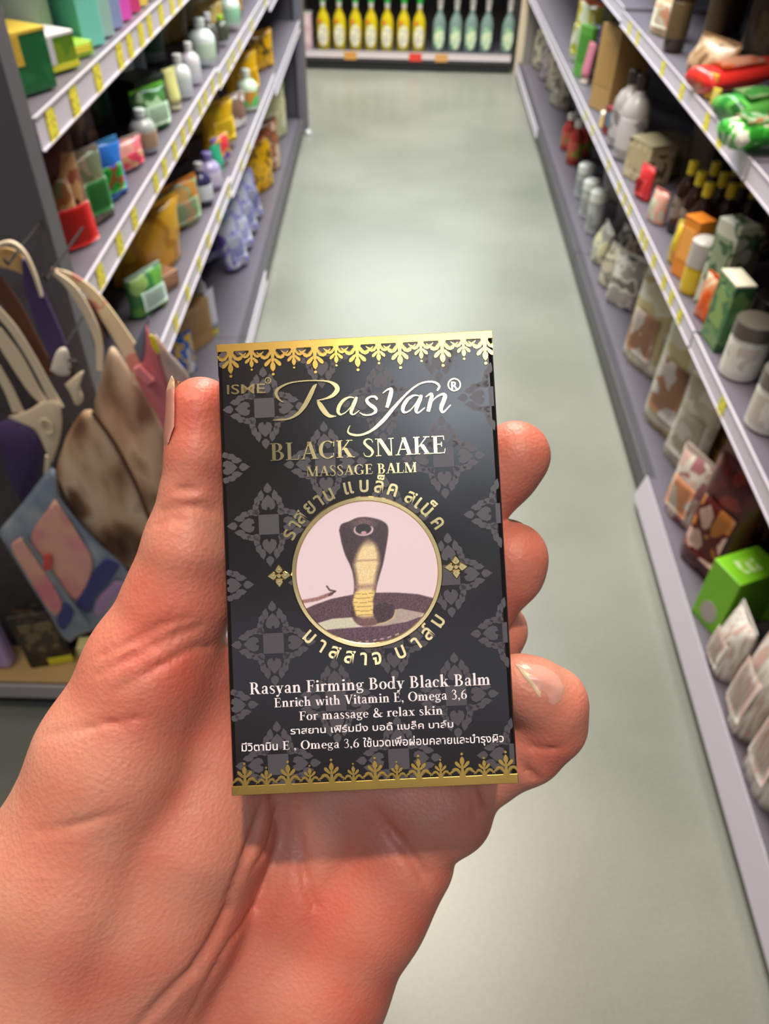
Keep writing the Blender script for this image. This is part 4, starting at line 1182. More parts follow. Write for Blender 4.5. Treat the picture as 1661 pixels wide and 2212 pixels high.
# ---- left, top shelf in view
Z = 1.174
put(LFT, Z, 'box', 90, 212, 76, 0.12, 0.07, [('#1f6b3c', '#297a46', 26), '#e8c24a', '#e2c24c'], 'dark green box with a yellow panel and yellow lid, first on the upper left shelf', pk=(-0.30, 0.10, 0.48, 0.97))
put(LFT, Z, 'box', 136, 160, 78, 0.085, 0.06, [('#7d9a25', '#5e8a22', 26), '#d9d4e2', '#f0eef2', '#e2dc3a'], 'olive green box with a white panel beside the yellow-lidded box', pk=(-0.46, 0.0, 0.24, 0.97))
put(LFT, Z, 'box', 176, 124, 96, 0.045, 0.05, ['#9ed14a', '#e8e04a'], 'little lime green box next to the tall turquoise box')
put(LFT, Z, 'pouch', 100, 128, 14, 0.12, 0.04, ['#aebfae', '#d6dcd4'], 'crumpled clear bag behind the green boxes on the upper left shelf', h=0.17)
for px, py, wd, cc, lb in ((203, 102, 0.05, ['#7fdccd', '#5fc4b4'], 'tall turquoise box on the upper left shelf'), (222, 86, 0.05, ['#9fc4bd', '#8ab4ae'], 'tall dull teal box right of the turquoise box'), (238, 71, 0.05, ['#8f9cc9', '#a6b0d8'], 'tall periwinkle blue box between the teal and the magenta box'), (252, 57, 0.05, ['#e25bc4', '#f2d4ea'], 'tall magenta box on the upper left shelf'), (271, 38, 0.055, ['#c9417e', '#8a6a78'], 'deep pink box right of the magenta box'), (287, 23, 0.045, ['#e6cf5a', '#d8b63e'], 'tall yellow box on the upper left shelf'), (302, 9, 0.05, ['#cfc4c4', '#e6dcf0'], 'pale grey box beyond the tall yellow box')):
    put(LFT, Z, 'box', px, py, 0, wd, 0.09, cc, lb, h=0.24)
# ---- left, second shelf
Z = 0.931
t = put(LFT, Z, 'pouch', 176, 552, 298, 0.155, 0.05, [('#8a4632', '#b98a5c', '#6d3a2c', 14), '#6a2c24', ('#c9a468', '#a8683c', '#8a8a5a', 20)], 'large brown and red snack pouch nearest the grey upright', slump=0.2, deep=0.006, rot=-0.35)
def belly(t, w, h, d, u0, u1, v0, v1, m, name, lift=0.009, slump=0.0):
    bm = bmesh.new(); n = 8; rows = []
    for j in range(n+1):
        v = v0 + (v1-v0)*j/n; row = []
        for i in range(n+1):
            u = u0 + (u1-u0)*i/n
            prof = (max(0, 1-abs(u)**3.2))**0.6*(1-v**3.5)**0.5*(0.75 + 0.25*math.sin(v*2.6+0.5))
            row.append(bm.verts.new((u*w/2*(1-0.05*math.sin(v*PI)), -(d/2*prof + lift) + slump*v*v*0.05, h*0.93*v)))
        rows.append(row)
    for a, b in zip(rows[:-1], rows[1:]):
        for i in range(n): bm.faces.new((a[i], a[i+1], b[i+1], b[i]))
    bmesh.ops.solidify(bm, geom=bm.faces[:], thickness=0.001)
    return obj(name, bm, m, t, smooth=True)
HP = PLACED[-1][4]
belly(t, 0.155*1.16, HP, 0.05, -0.97, 0.97, 0.01, 0.40, mat('#d62f2b', 0.35), 'red_foot', 0.0105, 0.2)
belly(t, 0.155*1.16, HP, 0.05, -0.62, -0.36, 0.03, 0.38, mat('#e8cfca', 0.4), 'pale_stripe', 0.0125, 0.2)
put(LFT, Z, 'pouch', 224, 484, 330, 0.075, 0.04, [('#9a8c74', '#6f7a5e', 20), '#b7aa98', '#3f8a48'], 'drab clear pouch with a green foot between the brown pouch and the blue packet')
put(LFT, Z, 'pouch', 266, 436, 314, 0.105, 0.03, ['#2b74d6', '#4aa0ea', ('#2aa83c', '#35b045', '#a8683c', '#1f4fd2', 24)], 'blue bordered packet with a bright green print on the second left shelf')
put(LFT, Z, 'pouch', 312, 372, 312, 0.13, 0.05, [('#e2a29a', '#d8707c', '#e8cfc8', 20), '#b9a8a4', ('#e85a78', '#e2b08c', 26)], 'pink and white pillow packet right of the blue packet')
put(LFT, Z, 'bottle', 345, 330, 236, 0.055, 0.055, ['#aab2b4', '#e8f4f4', '#a99078'], 'grey bottle with a beige band beside the pink packet')
put(LFT, Z, 'pouch', 378, 282, 190, 0.10, 0.04, [('#2f6a3c', '#4d8a48', '#bfe0b8', 24), '#7fe04a', '#cfe8d4'], 'green packet with white ovals on the second left shelf')
put(LFT, Z, 'tube', 408, 238, 150, 0.045, 0.03, ['#e6e89a', '#e8e2c0', '#f0f0a0'], 'pale yellow tube leaning left of the white bottles', tilt=-0.08)
put(LFT, Z, 'bottle', 430, 210, 118, 0.055, 0.055, ['#dfe8ec', '#eef4f4', '#c4d2d8'], 'white bottle, nearer of the tall white pair on the second left shelf')
put(LFT, Z, 'bottle', 452, 180, 92, 0.05, 0.05, ['#e4e2ee', '#f4f4f6', '#cfd6de'], 'white bottle, farther of the tall white pair on the second left shelf')
put(LFT, Z, 'bottle', 484, 138, 40, 0.075, 0.06, ['#dcecee', '#eaf4f2', '#bcd6c4'], 'big white bottle beyond the tall white pair')
put(LFT, Z, 'bottle', 424, 118, 28, 0.05, 0.05, ['#5c5a5c', '#f2f0fa'], 'dark bottle with a round white cap behind the tall white bottles')
put(LFT, Z, 'bottle', 452, 86, 34, 0.045, 0.045, ['#4f5648', '#a6e22e'], 'dark bottle with a lime cap behind the big white bottle')
put(LFT, Z, 'pouch', 515, 82, 6, 0.11, 0.04, [('#c2a254', '#d9c27a', 20), '#b08a3c'], 'mustard pouch beyond the big white bottle')
put(LFT, Z, 'bottle', 534, 55, -24, 0.075, 0.06, ['#cfe4da', '#e8f4ee', '#8fc4a8'], 'white bottle with a pale green label near the far end of the second left shelf')
put(LFT, Z, 'pouch', 552, 32, -50, 0.13, 0.04, [('#b98a4a', '#d8b878', 20), '#c89a4a'], 'amber pouch past the pale green labelled bottle')
put(LFT, Z, 'box', 300, 262, 214, 0.10, 0.08, ['#3c4a3c', '#5d6a58'], 'dark green carton deep on the second left shelf', h=0.09)
# ---- left, third shelf
Z = 0.638
put(LFT, Z, 'pouch', 362, 672, 588, 0.10, 0.04, [('#6fb04a', '#3f8a4a', '#a8d078', 18), '#b8d8d0', '#d4e6e2'], 'green pouch with a white front near the hanging pouches')
put(LFT, Z, 'box', 322, 640, 592, 0.06, 0.05, ['#8f6648', '#a87c5c'], 'tan box behind the hanging pouches on the third left shelf')
put(LFT, Z, 'pouch', 394, 590, 452, 0.20, 0.08, [('#e2a620', '#c98c18', '#eab432', 12), '#f0b424'], 'big crumpled golden yellow pouch on the third left shelf', slump=-0.5)
put(LFT, Z, 'pouch', 440, 492, 398, 0.15, 0.05, [('#c98a3c', '#9fae7c', '#d8a868', 16), '#d8842c', ('#a8c09a', '#d2b490', 20)], 'orange and green pouch right of the golden pouch')
put(LFT, Z, 'bottle', 468, 440, 352, 0.06, 0.06, ['#33305a', '#c4c0cc', '#d4dde8'], 'navy bottle with a pale label on the third left shelf')
put(LFT, Z, 'bottle', 484, 405, 330, 0.07, 0.06, ['#a49cc8', '#8a7cc4', '#c9c4de'], 'lilac bottle with a purple cap beside the navy bottle')
put(LFT, Z, 'tube', 500, 372, 316, 0.05, 0.03, ['#35a884', '#4fc8a4'], 'teal green tube leaning against the shelf edge', tilt=-0.1)
put(LFT, Z, 'pouch', 512, 346, 292, 0.08, 0.035, [('#e2404a', '#e8b43c', '#7a5ac0', 22), '#e2c43c'], 'red, yellow and purple packet beside the teal tube')
put(LFT, Z, 'pouch', 526, 316, 222, 0.14, 0.05, [('#ecc81e', '#e2b010', 12), '#d8a818', '#f2d434'], 'bright yellow pouch on the third left shelf, above the red packet')
Z = 0.618
put(LFT, Z, 'pouch', 545, 278, 206, 0.12, 0.04, [('#8a6a5c', '#e2dcd8', '#b49a8c', 18), '#cfc4c0'], 'brown and white pouch right of the bright yellow pouch')
put(LFT, Z, 'bottle', 562, 236, 150, 0.08, 0.06, ['#d4e8d0', '#eef4ee', ('#5fc46a', '#c98a3c', 30)], 'green and white bottle in front of the farthest yellow pouches')
put(LFT, Z, 'pouch', 578, 206, 118, 0.18, 0.06, [('#eeb80e', '#e2a410', 10), '#d89a10', '#f0c41e'], 'plain golden pouch beside the green and white bottle')
put(LFT, 0.578, 'pouch', 596, 152, 72, 0.22, 0.07, [('#eab010', '#e8ac0c', '#5a4418', 26), '#c98c14'], 'golden pouch printed with dark letters at the far end of the third left shelf')
# ---- left, bottom shelf
Z = 0.086
LIL = [('#a49cec', '#dfe2fb', '#7a62d8', 13), '#b4aef0', ('#eef0fd', '#c4c4f4', 14)]
lil = None
for i in range(11):
    row, col = (0, i) if i < 6 else (1, i - 6)
    q = LFT.pt(2.90 + 0.105*col + 0.05*row, 0.105 + 0.12*row, Z + 0.014)
    a = LFT.rz - 0.55 + RND.uniform(-0.06, 0.06)
    q = settle(LFT, q, Z, a, 0.125, 0.09)
    if lil is None:
        lil = thing('refill_pack', 'lilac and white refill pack heaped on the bottom left shelf', 'packet', q, a, 'lilac refill packs heaped on the bottom left shelf')
        k_pouch(lil, 0.125, 0.20, 0.05, LIL, seed=5)
        obj('spout_cap', lathe([(0.0, 0.192), (0.013, 0.192), (0.014, 0.215), (0.009, 0.222), (0, 0.222)], 14), mat('#5fd2dc', 0.3), lil)
        r_ = lil
    else: r_ = dup(lil, q)
    r_.rotation_euler = (-0.22, RND.uniform(-0.04, 0.04), a)
put(LFT, Z, 'pouch', 622, 305, 178, 0.30, 0.10, [('#d8d4a8', '#c9c494', '#e4dfc0', 14), '#c9b078'], 'cream pouch at the far end of the bottom left shelf')
put(LFT, Z, 'pouch', 596, 372, 262, 0.18, 0.06, [('#b0603c', '#8a4a34', '#d8b8a0', 20), '#7a3a28'], 'reddish brown pouch between the cream and the spotted yellow pouch')
put(LFT, Z, 'pouch', 606, 415, 305, 0.24, 0.08, [('#f0b60e', '#eeb00a', '#6a5014', 34), '#c04a1e'], 'yellow pouch with dark printed spots on the bottom left shelf')
put(LFT, Z, 'bottle', 556, 440, 335, 0.09, 0.07, ['#b4cfe4', '#a4c8e8', '#d8e6f2'], 'light blue bottle beside the lilac refill packs')
put(LFT, Z, 'tube', 470, 722, 628, 0.05, 0.03, ['#cfd0e4', '#e2d42c', '#c4c4dc'], 'white tube standing on a yellow cap by the bottom left shelf edge')
put(LFT, Z, 'box', 432, 752, 664, 0.16, 0.11, ['#b08a56', '#a07c4a'], 'brown cardboard box at the near end of the bottom left shelf')
put(LFT, Z, 'bottle', 452, 668, 588, 0.05, 0.05, ['#cfd2dc', '#e8e8f0', '#3a3a44'], 'small white bottle behind the yellow capped tube')
put(LFT, Z, 'pouch', 408, 815, 730, 0.12, 0.03, [('#1f62c9', '#e8b81e', '#2468d0', '#e4e2e2', 20), '#1c58b8'], 'blue packet with yellow and white print beside the thumb')

# ---- back display: bottles in rows
Z = 0.1178
def yb(px, label=None):
    p = on_y(px, 110, 6.33)
    return Vector((p.x, 6.33, Z))
first = thing('bottle', None, 'bottle', yb(700), 0, 'yellow bottles in a row on the far display')
W_, H_ = 0.094, 0.34
obj('body', lathe([(0.036, 0), (0.044, 0.008), (0.046, 0.10), (0.044, 0.18), (0.034, 0.215), (0.018, 0.245), (0.014, 0.27)], 20, sx=1, sy=0.7), mat('#dcc51e', 0.15, trans=0.12), first, smooth=True)
obj('neck_collar', lathe([(0.016, 0.262), (0.018, 0.27), (0.017, 0.295), (0, 0.295)], 16), mat('#e8e0d8', 0.3), first)
obj('cap', lathe([(0.02, 0.295), (0.022, 0.30), (0.017, 0.335), (0.012, 0.36), (0, 0.362)], 16), mat('#35c24a', 0.3), first)
bm = bmesh.new()
poly(bm, ell(0, 0.095, 0.034, 0.07, n=20), 0, 0.002, s=1.0)
bmesh.ops.rotate(bm, verts=bm.verts, cent=(0, 0, 0), matrix=Matrix.Rotation(PI/2, 3, 'X')); bmesh.ops.translate(bm, verts=bm.verts, vec=(0, -0.0335, 0))
obj('label', bm, printm(['#ece6b8', '#b9b2b8', '#f0ecc4'], 30, 0.4, 3.0), first)
bm = bmesh.new(); poly(bm, ell(-0.02, 0.18, 0.013, 0.012, n=10), 0, 0.002, s=1.0)
bmesh.ops.rotate(bm, verts=bm.verts, cent=(0, 0, 0), matrix=Matrix.Rotation(PI/2, 3, 'X')); bmesh.ops.translate(bm, verts=bm.verts, vec=(0, -0.031, 0))
obj('sticker', bm, mat('#e0632a', 0.4), first)
YL = ['leftmost yellow bottle with a green cap on the far display', 'second yellow bottle from the left on the far display', 'third yellow bottle from the left on the far display', 'middle one of the seven yellow bottles on the far display', 'fifth yellow bottle from the left on the far display', 'sixth yellow bottle from the left on the far display', 'last yellow bottle, next to the clear green ones']
first['label'] = YL[0]
for lb, px in zip(YL[1:], (734, 768, 801, 835, 870, 903)): dup(first, yb(px), 0, lb)
g = dup(first, yb(946), 0, 'leftmost clear bottle with a green label on the far display'); g['group'] = 'clear green bottles in a row on the far display'
swap = {'body': mat('#8aa39c', 0.12, trans=0.2), 'cap': mat('#cfc4c0', 0.3), 'label': printm(['#d8e2b8', '#cfdcc0', '#6fb47a', '#d8e2c8'], 24, 0.4, 8.0), 'neck_collar': mat('#dcd6d0', 0.3)}
for ch in list(g.children):
    k = ch.name.split('.')[0]
    if k in swap:
        ch.data = ch.data.copy(); ch.data.materials[0] = swap[k]
    if k == 'sticker': bpy.data.objects.remove(ch, do_unlink=True)
for lb, px in zip(('second clear bottle from the left on the far display', 'middle one of the five clear bottles on the far display', 'fourth clear bottle from the left on the far display', 'rightmost clear bottle, at the end of the far display'), (981, 1014, 1047, 1093)): dup(g, yb(px), 0, lb)
for i, (px, zz) in enumerate(((664, 0), (664, 1))):
    p = on_y(660, 110, 6.36)
    t = thing('carton_box', ('pale pink box, lower one beside the yellow bottles', 'pale pink box with white tops, upper one beside the yellow bottles')[i], 'box', (p.x + 0.012, 6.37, Z + 0.11*zz))
    k_box(t, 0.085, 0.108, 0.12, [('#d8b4b8', '#cfa8b4', 30), '#e0c8cc', '#e8dcd8'])
for x, c, lb in ((757, '#d89a4a', 'orange'), (897, '#e2402e', 'red'), (953, '#d8a05c', 'tan')):
    p = on_y(x, 124, 6.2645)
    tag(obj('price_card', bx(p.x-0.045, p.x+0.045, 6.2555, 6.2595, 0.07, 0.118), mat(c, 0.5)), lb + ' price card clipped on the far display rail', 'price card')

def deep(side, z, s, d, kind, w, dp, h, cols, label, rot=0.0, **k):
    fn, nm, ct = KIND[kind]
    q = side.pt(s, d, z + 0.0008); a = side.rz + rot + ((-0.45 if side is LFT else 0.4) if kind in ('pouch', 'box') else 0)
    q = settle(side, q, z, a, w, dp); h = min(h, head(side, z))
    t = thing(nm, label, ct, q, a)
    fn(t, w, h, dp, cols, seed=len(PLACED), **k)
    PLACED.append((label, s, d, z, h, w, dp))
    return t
# second rows, deeper on the left shelves
Z = 1.174
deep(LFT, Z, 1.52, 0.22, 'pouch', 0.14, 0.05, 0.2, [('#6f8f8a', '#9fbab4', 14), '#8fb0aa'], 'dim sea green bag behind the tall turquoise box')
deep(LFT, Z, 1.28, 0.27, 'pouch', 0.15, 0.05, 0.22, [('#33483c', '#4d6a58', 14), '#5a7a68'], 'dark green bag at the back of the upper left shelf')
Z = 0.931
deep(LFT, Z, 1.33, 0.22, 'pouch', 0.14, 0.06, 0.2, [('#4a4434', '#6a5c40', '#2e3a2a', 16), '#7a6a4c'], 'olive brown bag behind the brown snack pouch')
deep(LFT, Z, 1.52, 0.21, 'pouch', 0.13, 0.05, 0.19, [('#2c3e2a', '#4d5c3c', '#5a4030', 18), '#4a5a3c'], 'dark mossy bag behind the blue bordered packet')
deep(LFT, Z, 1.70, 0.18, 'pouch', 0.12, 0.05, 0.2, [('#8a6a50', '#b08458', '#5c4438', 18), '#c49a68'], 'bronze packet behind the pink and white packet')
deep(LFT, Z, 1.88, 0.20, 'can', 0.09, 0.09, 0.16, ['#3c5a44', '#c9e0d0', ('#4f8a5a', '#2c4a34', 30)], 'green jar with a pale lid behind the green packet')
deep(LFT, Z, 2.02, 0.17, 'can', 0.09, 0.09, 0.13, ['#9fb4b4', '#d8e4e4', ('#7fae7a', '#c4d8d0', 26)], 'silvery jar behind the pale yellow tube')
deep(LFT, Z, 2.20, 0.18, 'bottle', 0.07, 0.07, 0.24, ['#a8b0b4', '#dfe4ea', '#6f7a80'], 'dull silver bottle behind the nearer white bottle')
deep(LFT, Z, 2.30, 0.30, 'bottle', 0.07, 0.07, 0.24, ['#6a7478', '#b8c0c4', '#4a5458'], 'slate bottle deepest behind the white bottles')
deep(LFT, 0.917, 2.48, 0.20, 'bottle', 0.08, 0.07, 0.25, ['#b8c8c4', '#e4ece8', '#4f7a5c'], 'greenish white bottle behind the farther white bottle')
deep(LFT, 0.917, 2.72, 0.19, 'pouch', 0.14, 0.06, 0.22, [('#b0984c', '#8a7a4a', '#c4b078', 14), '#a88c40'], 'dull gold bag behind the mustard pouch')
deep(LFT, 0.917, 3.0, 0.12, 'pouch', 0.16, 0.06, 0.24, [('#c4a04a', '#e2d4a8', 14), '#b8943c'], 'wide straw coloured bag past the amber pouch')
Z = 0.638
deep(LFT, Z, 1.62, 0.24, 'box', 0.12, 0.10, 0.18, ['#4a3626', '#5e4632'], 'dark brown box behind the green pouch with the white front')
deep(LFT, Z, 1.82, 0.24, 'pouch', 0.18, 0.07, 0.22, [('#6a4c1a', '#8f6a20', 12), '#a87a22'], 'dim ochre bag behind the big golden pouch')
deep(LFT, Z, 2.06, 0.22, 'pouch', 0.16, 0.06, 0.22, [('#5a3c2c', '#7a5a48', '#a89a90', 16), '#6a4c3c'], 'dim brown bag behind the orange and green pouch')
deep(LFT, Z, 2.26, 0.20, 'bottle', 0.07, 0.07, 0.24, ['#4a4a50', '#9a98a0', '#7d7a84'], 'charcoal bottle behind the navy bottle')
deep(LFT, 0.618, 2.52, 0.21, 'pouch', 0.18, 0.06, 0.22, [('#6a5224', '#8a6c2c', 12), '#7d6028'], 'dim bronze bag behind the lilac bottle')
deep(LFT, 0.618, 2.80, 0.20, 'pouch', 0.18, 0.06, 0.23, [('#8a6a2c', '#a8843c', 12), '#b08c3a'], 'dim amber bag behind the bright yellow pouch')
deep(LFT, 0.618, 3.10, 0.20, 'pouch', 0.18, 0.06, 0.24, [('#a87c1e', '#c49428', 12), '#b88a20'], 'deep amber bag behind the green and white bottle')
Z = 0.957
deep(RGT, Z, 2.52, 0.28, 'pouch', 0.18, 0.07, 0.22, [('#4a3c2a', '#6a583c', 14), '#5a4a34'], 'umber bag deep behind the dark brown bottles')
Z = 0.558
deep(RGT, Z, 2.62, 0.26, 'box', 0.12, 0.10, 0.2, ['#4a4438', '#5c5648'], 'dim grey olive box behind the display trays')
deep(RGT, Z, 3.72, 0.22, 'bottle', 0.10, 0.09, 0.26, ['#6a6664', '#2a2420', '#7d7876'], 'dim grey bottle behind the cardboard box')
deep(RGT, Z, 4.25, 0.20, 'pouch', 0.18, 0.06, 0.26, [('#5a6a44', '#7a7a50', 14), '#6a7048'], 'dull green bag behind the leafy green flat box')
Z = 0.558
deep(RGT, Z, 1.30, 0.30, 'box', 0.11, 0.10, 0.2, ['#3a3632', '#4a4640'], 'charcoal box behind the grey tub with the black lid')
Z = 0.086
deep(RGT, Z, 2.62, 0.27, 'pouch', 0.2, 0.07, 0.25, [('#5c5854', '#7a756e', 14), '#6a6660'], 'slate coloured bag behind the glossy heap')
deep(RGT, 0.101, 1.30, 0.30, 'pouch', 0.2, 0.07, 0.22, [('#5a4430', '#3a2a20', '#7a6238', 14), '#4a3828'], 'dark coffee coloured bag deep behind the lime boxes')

# ---- right, top shelf in view
Z = 0.957
put(RGT, Z, 'pouch', 1448, 80, -40, 0.17, 0.05, [('#d8d2b0', '#e6c4a0', '#c4c878', 18), '#7d8a3c', ('#e8e2d0', '#e0a888', 24)], 'cream pouch with green edges on the upper right shelf')
for i, (px, py) in enumerate(((1492, 112), (1512, 98), (1534, 84), (1556, 70))):
    if i == 0:
        dk = put(RGT, Z, 'bottle', px, py, -60, 0.06, 0.06, ['#3a2c1e', '#241a14', '#5a4a32'], 'dark brown bottle in a row behind the cream pouch', h=0.24, group='dark brown bottles behind the cream pouch')
    else:
        p = on_z(px, py, Z); dup(dk, settle(RGT, Vector((p.x + 0.03, p.y, Z + 0.0008)), Z, RGT.rz, 0.06, 0.06))
put(RGT, Z, 'pouch', 1522, 166, 84, 0.16, 0.07, [('#9a7a56', '#b89a78', '#7d5e42', 16), '#8a6a4a'], 'crinkled brown pouch on the upper right shelf', slump=0.4)
put(RGT, Z, 'box', 1524, 214, 160, 0.028, 0.006, ['#e2b83c'], 'upright yellow card left of the red pouch', rot=0.2)
put(RGT, Z, 'box', 1529, 228, 192, 0.022, 0.006, ['#d8c23c', '#e8d87a'], 'short yellow card in front of the taller yellow card', rot=0.3)
lie(RGT, Z, 1608, 168, 0.11, 0.27, 0.05, [('#d8302c', '#c83a24', '#cf8a62', 12), '#e23a34', ('#d89a7c', '#d8642c', 18)], 'shiny red pouch lying on the upper right shelf', rot=0.35, pitch=0.1)
lie(RGT, Z, 1645, 232, 0.12, 0.18, 0.05, [('#2f8a34', '#5aa84a', '#1f5a26', 16), '#2c7a30', ('#9ab87c', '#4a9a44', 20)], 'dark green bag lying next to the red pouch', rot=0.3, pitch=0.08)
lie(RGT, Z, 1640, 288, 0.10, 0.14, 0.05, [('#2c8a2c', '#46b53c', '#e6e4d4', 38), '#46b840', ('#3fae3c', '#c9dcc0', '#c98a4c', 40)], 'bright green bag with white spots in front of the dark green bag', rot=0.2, pitch=0.06)
# ---- right, middle shelf
Z = 0.558
put(RGT, Z, 'pouch', 1244, 138, 0, 0.20, 0.06, [('#c9cfb4', '#b4ae3c', '#d06a3c', 14), '#cf6038', ('#b8b83c', '#dfe2cc', 16)], 'pale pouch with orange and olive print on the middle right shelf')
put(RGT, Z, 'box', 1264, 168, 40, 0.10, 0.03, ['#5a9a3c', '#4a8432'], 'leafy green flat box behind the pale pouch', h=0.2)
put(RGT, Z, 'tube', 1276, 164, 56, 0.07, 0.045, [('#5f4498', '#8a7ac4', '#7a4aa0', 22), '#cfc4dc', '#4a3a6a'], 'purple tube next to the cardboard box', tilt=-0.1)
put(RGT, Z, 'tube', 1293, 182, 92, 0.06, 0.04, ['#c4788a', '#d8c8b8', '#b0606e'], 'dusty pink tube next to the cardboard box', tilt=-0.08)
put(RGT, Z, 'box', 1322, 240, 56, 0.13, 0.16, ['#b08c58', '#a8844f'], 'tall plain cardboard box on the middle right shelf')
put(RGT, Z, 'can', 1332, 276, 240, 0.05, 0.05, ['#e2c888', '#f4ead0'], 'little gold and cream jar in front of the cardboard box', dome=True)
put(RGT, Z, 'bottle', 1372, 342, 160, 0.10, 0.09, ['#b4aeae', '#3c322c', ('#c4bec2', '#8a8284', 18)], 'grey white bottle with a dark cap, nearer the aisle')
put(RGT, Z, 'bottle', 1425, 318, 150, 0.10, 0.09, ['#aaa4a2', '#352c26', ('#bcb6b8', '#7d7674', 18)], 'grey white bottle with a dark cap, farther into the shelf')
put(RGT, Z, 'box', 1470, 318, 238, 0.10, 0.07, ['#7a2a30', '#5c7480', '#8a3238'], 'dark red box with a blue grey panel on the middle right shelf')
put(RGT, Z, 'box', 1392, 392, 306, 0.12, 0.10, [('#a89a78', '#c4b894', '#6a5e48', 20), '#b4a684', '#8f8468'], 'beige display tray beside the rail on the middle right shelf')
put(RGT, Z, 'box', 1452, 378, 300, 0.11, 0.10, [('#8f8468', '#b0a480', '#5e5440', 20), '#c4b88e', '#6d644e'], 'dull olive display tray behind the beige tray')
cap = None
for r in range(3):
    for c in range(5):
        p = on_z(1446 + 6*r, 500 + 26*r, Z)
        q = RGT.pt((p - RGT.p).dot(RGT.u), 0, Z + 0.0008) + RGT.n*(0.085 + 0.062*c)
        q = settle(RGT, q, Z, RGT.rz, 0.056, 0.056)
        if cap is None:
            cap = thing('bottle', 'dark sauce bottle with a yellow cap in the block on the middle right shelf', 'bottle', q, RGT.rz, 'yellow capped sauce bottles')
            k_bottle(cap, 0.056, 0.20, 0.056, ['#2a150f', '#d8c02a', ('#4a1f18', '#8a7a6c', 30)], neck=0.42)
        else: dup(cap, q)
put(RGT, Z, 'pouch', 1404, 430, 358, 0.07, 0.03, ['#d8383c', '#e86a68', ('#a82a30', '#e24a4c', 24)], 'red packet in front of the beige tray')
put(RGT, Z, 'pouch', 1412, 488, 412, 0.07, 0.04, [('#c4c4ac', '#d8a090', '#b0aa90', 20), '#c8706a'], 'pale packet with pinkish print below the red packet')
put(RGT, Z, 'box', 1546, 742, 600, 0.085, 0.045, [('#4a7a4c', '#6a8a50', '#35603c', 22), ('#7d9a54', '#3f6a44', 26), '#ece4cc'], 'green box with a cream side, standing askew near the rail end', rot=-0.3)
put(RGT, Z, 'pouch', 1462, 572, 484, 0.06, 0.035, [('#d8c23c', '#c9a834', '#b87a3c', 22), '#e2d04a'], 'yellow packet in front of the dark sauce bottles')
put(RGT, Z, 'box', 1506, 600, 474, 0.06, 0.05, ['#e08a2a', '#f0a850', '#d87a1e'], 'orange box in front of the dark sauce bottles')
put(RGT, Z, 'can', 1520, 630, 512, 0.062, 0.062, ['#c9a81e', '#b9b4b0', '#d8b82c'], 'yellow jar with a domed grey lid on the middle right shelf', dome=True, capk=0.5)
put(RGT, Z, 'pouch', 1500, 690, 598, 0.07, 0.035, [('#e8642c', '#e08a5a', '#d8c4a8', 20), '#f0642a'], 'orange packet next to the domed jar')
put(RGT, Z, 'box', 1604, 650, 482, 0.075, 0.06, [('#c4c8b4', '#5a7a54', '#d8dacb', 18), ('#9aa88c', '#4a6a4a', 24)], 'white and green carton behind the domed jar')
put(RGT, Z, 'box', 1640, 640, 500, 0.07, 0.06, [('#b4ac98', '#6a8a4c', '#c4bca8', 18), '#cfc8b4'], 'grey green carton at the right edge behind the white and green carton')
put(RGT, Z, 'pouch', 1590, 706, 640, 0.07, 0.03, [('#c4bab0', '#a89a90', '#d8d0c8', 20), '#d2c8bc'], 'crumpled whitish packet behind the askew green box')
# ---- right, near unit, middle shelf
Z = 0.558
put(RGT, Z, 'can', 1606, 806, 690, 0.085, 0.085, ['#d4d2cc', '#5a544c', ('#dedad2', '#c4b8b0', 18)], 'white tub with a dark lid, first on the near right shelf')
put(RGT, Z, 'can', 1650, 918, 800, 0.085, 0.085, ['#d8d6d0', '#6a645c', ('#e2ded6', '#c8beb6', 18)], 'white tub with a grey lid, nearest on the near right shelf')
put(RGT, Z, 'can', 1668, 780, 640, 0.085, 0.085, ['#8a847c', '#141312'], 'grey tub with a black lid behind the white tubs')
# ---- right, bottom shelf, far to near
Z = 0.086
GREYS = [(1156, 150, 70, '#a09a90', '#c4b8a0', 'crumpled beige grey bag at the far end of the bottom right shelf'), (1172, 176, 96, '#8f8890', '#b4a8a8', 'mauve grey bag next to the far beige bag'), (1186, 196, 100, '#a8a090', '#d0c4ac', 'sand coloured bag on the far bottom right shelf'), (1196, 232, 150, '#9a9488', '#bcb4a4', 'grey bag in front of the sand coloured bag'), (1218, 192, 96, '#7d7672', '#a09890', 'dark grey bag behind the sand coloured bag')]
for px, py, ty, a_, b_, lb in GREYS: put(RGT, Z, 'pouch', px, py, ty, 0.2, 0.08, [(a_, b_, '#6f6a68', 16), b_], lb)
put(RGT, Z, 'pouch', 1252, 262, 150, 0.2, 0.06, [('#a8a498', '#9a968c', 12), '#b4b0a4'], 'tall plain grey pouch behind the red bottles')
for i, (px, py, ty, lb) in enumerate(((1210, 322, 244, 'red bottle with a white cap, farthest of three'), (1222, 352, 258, 'red bottle with a white cap, in front of the other two'), (1246, 336, 258, 'red bottle with a pink cap beside the white-capped ones'))):
    put(RGT, Z, 'bottle', px, py, ty, 0.075, 0.07, ['#b83a32', '#f2ece8' if i < 2 else '#e0506a', ('#c85a4a', '#8a9a3c', 20)], lb, neck=0.5)
for px, py, ty, lb in ((1240, 424, 352, 'white bottle with a white lid, farthest of three'), (1250, 466, 386, 'white bottle with a white lid, middle of three'), (1262, 500, 408, 'white bottle with a white lid, nearest of three')):
    put(RGT, Z, 'can', px, py, ty, 0.075, 0.07, ['#b4b8b8', '#f4f6f0', ('#c4c8c6', '#9aa09e', 20)], lb, dome=True)
put(RGT, Z, 'pouch', 1312, 430, 336, 0.2, 0.07, [('#a6a29a', '#bcb8b0', 12), '#b0aca4'], 'grey silver pouch behind the white bottles')
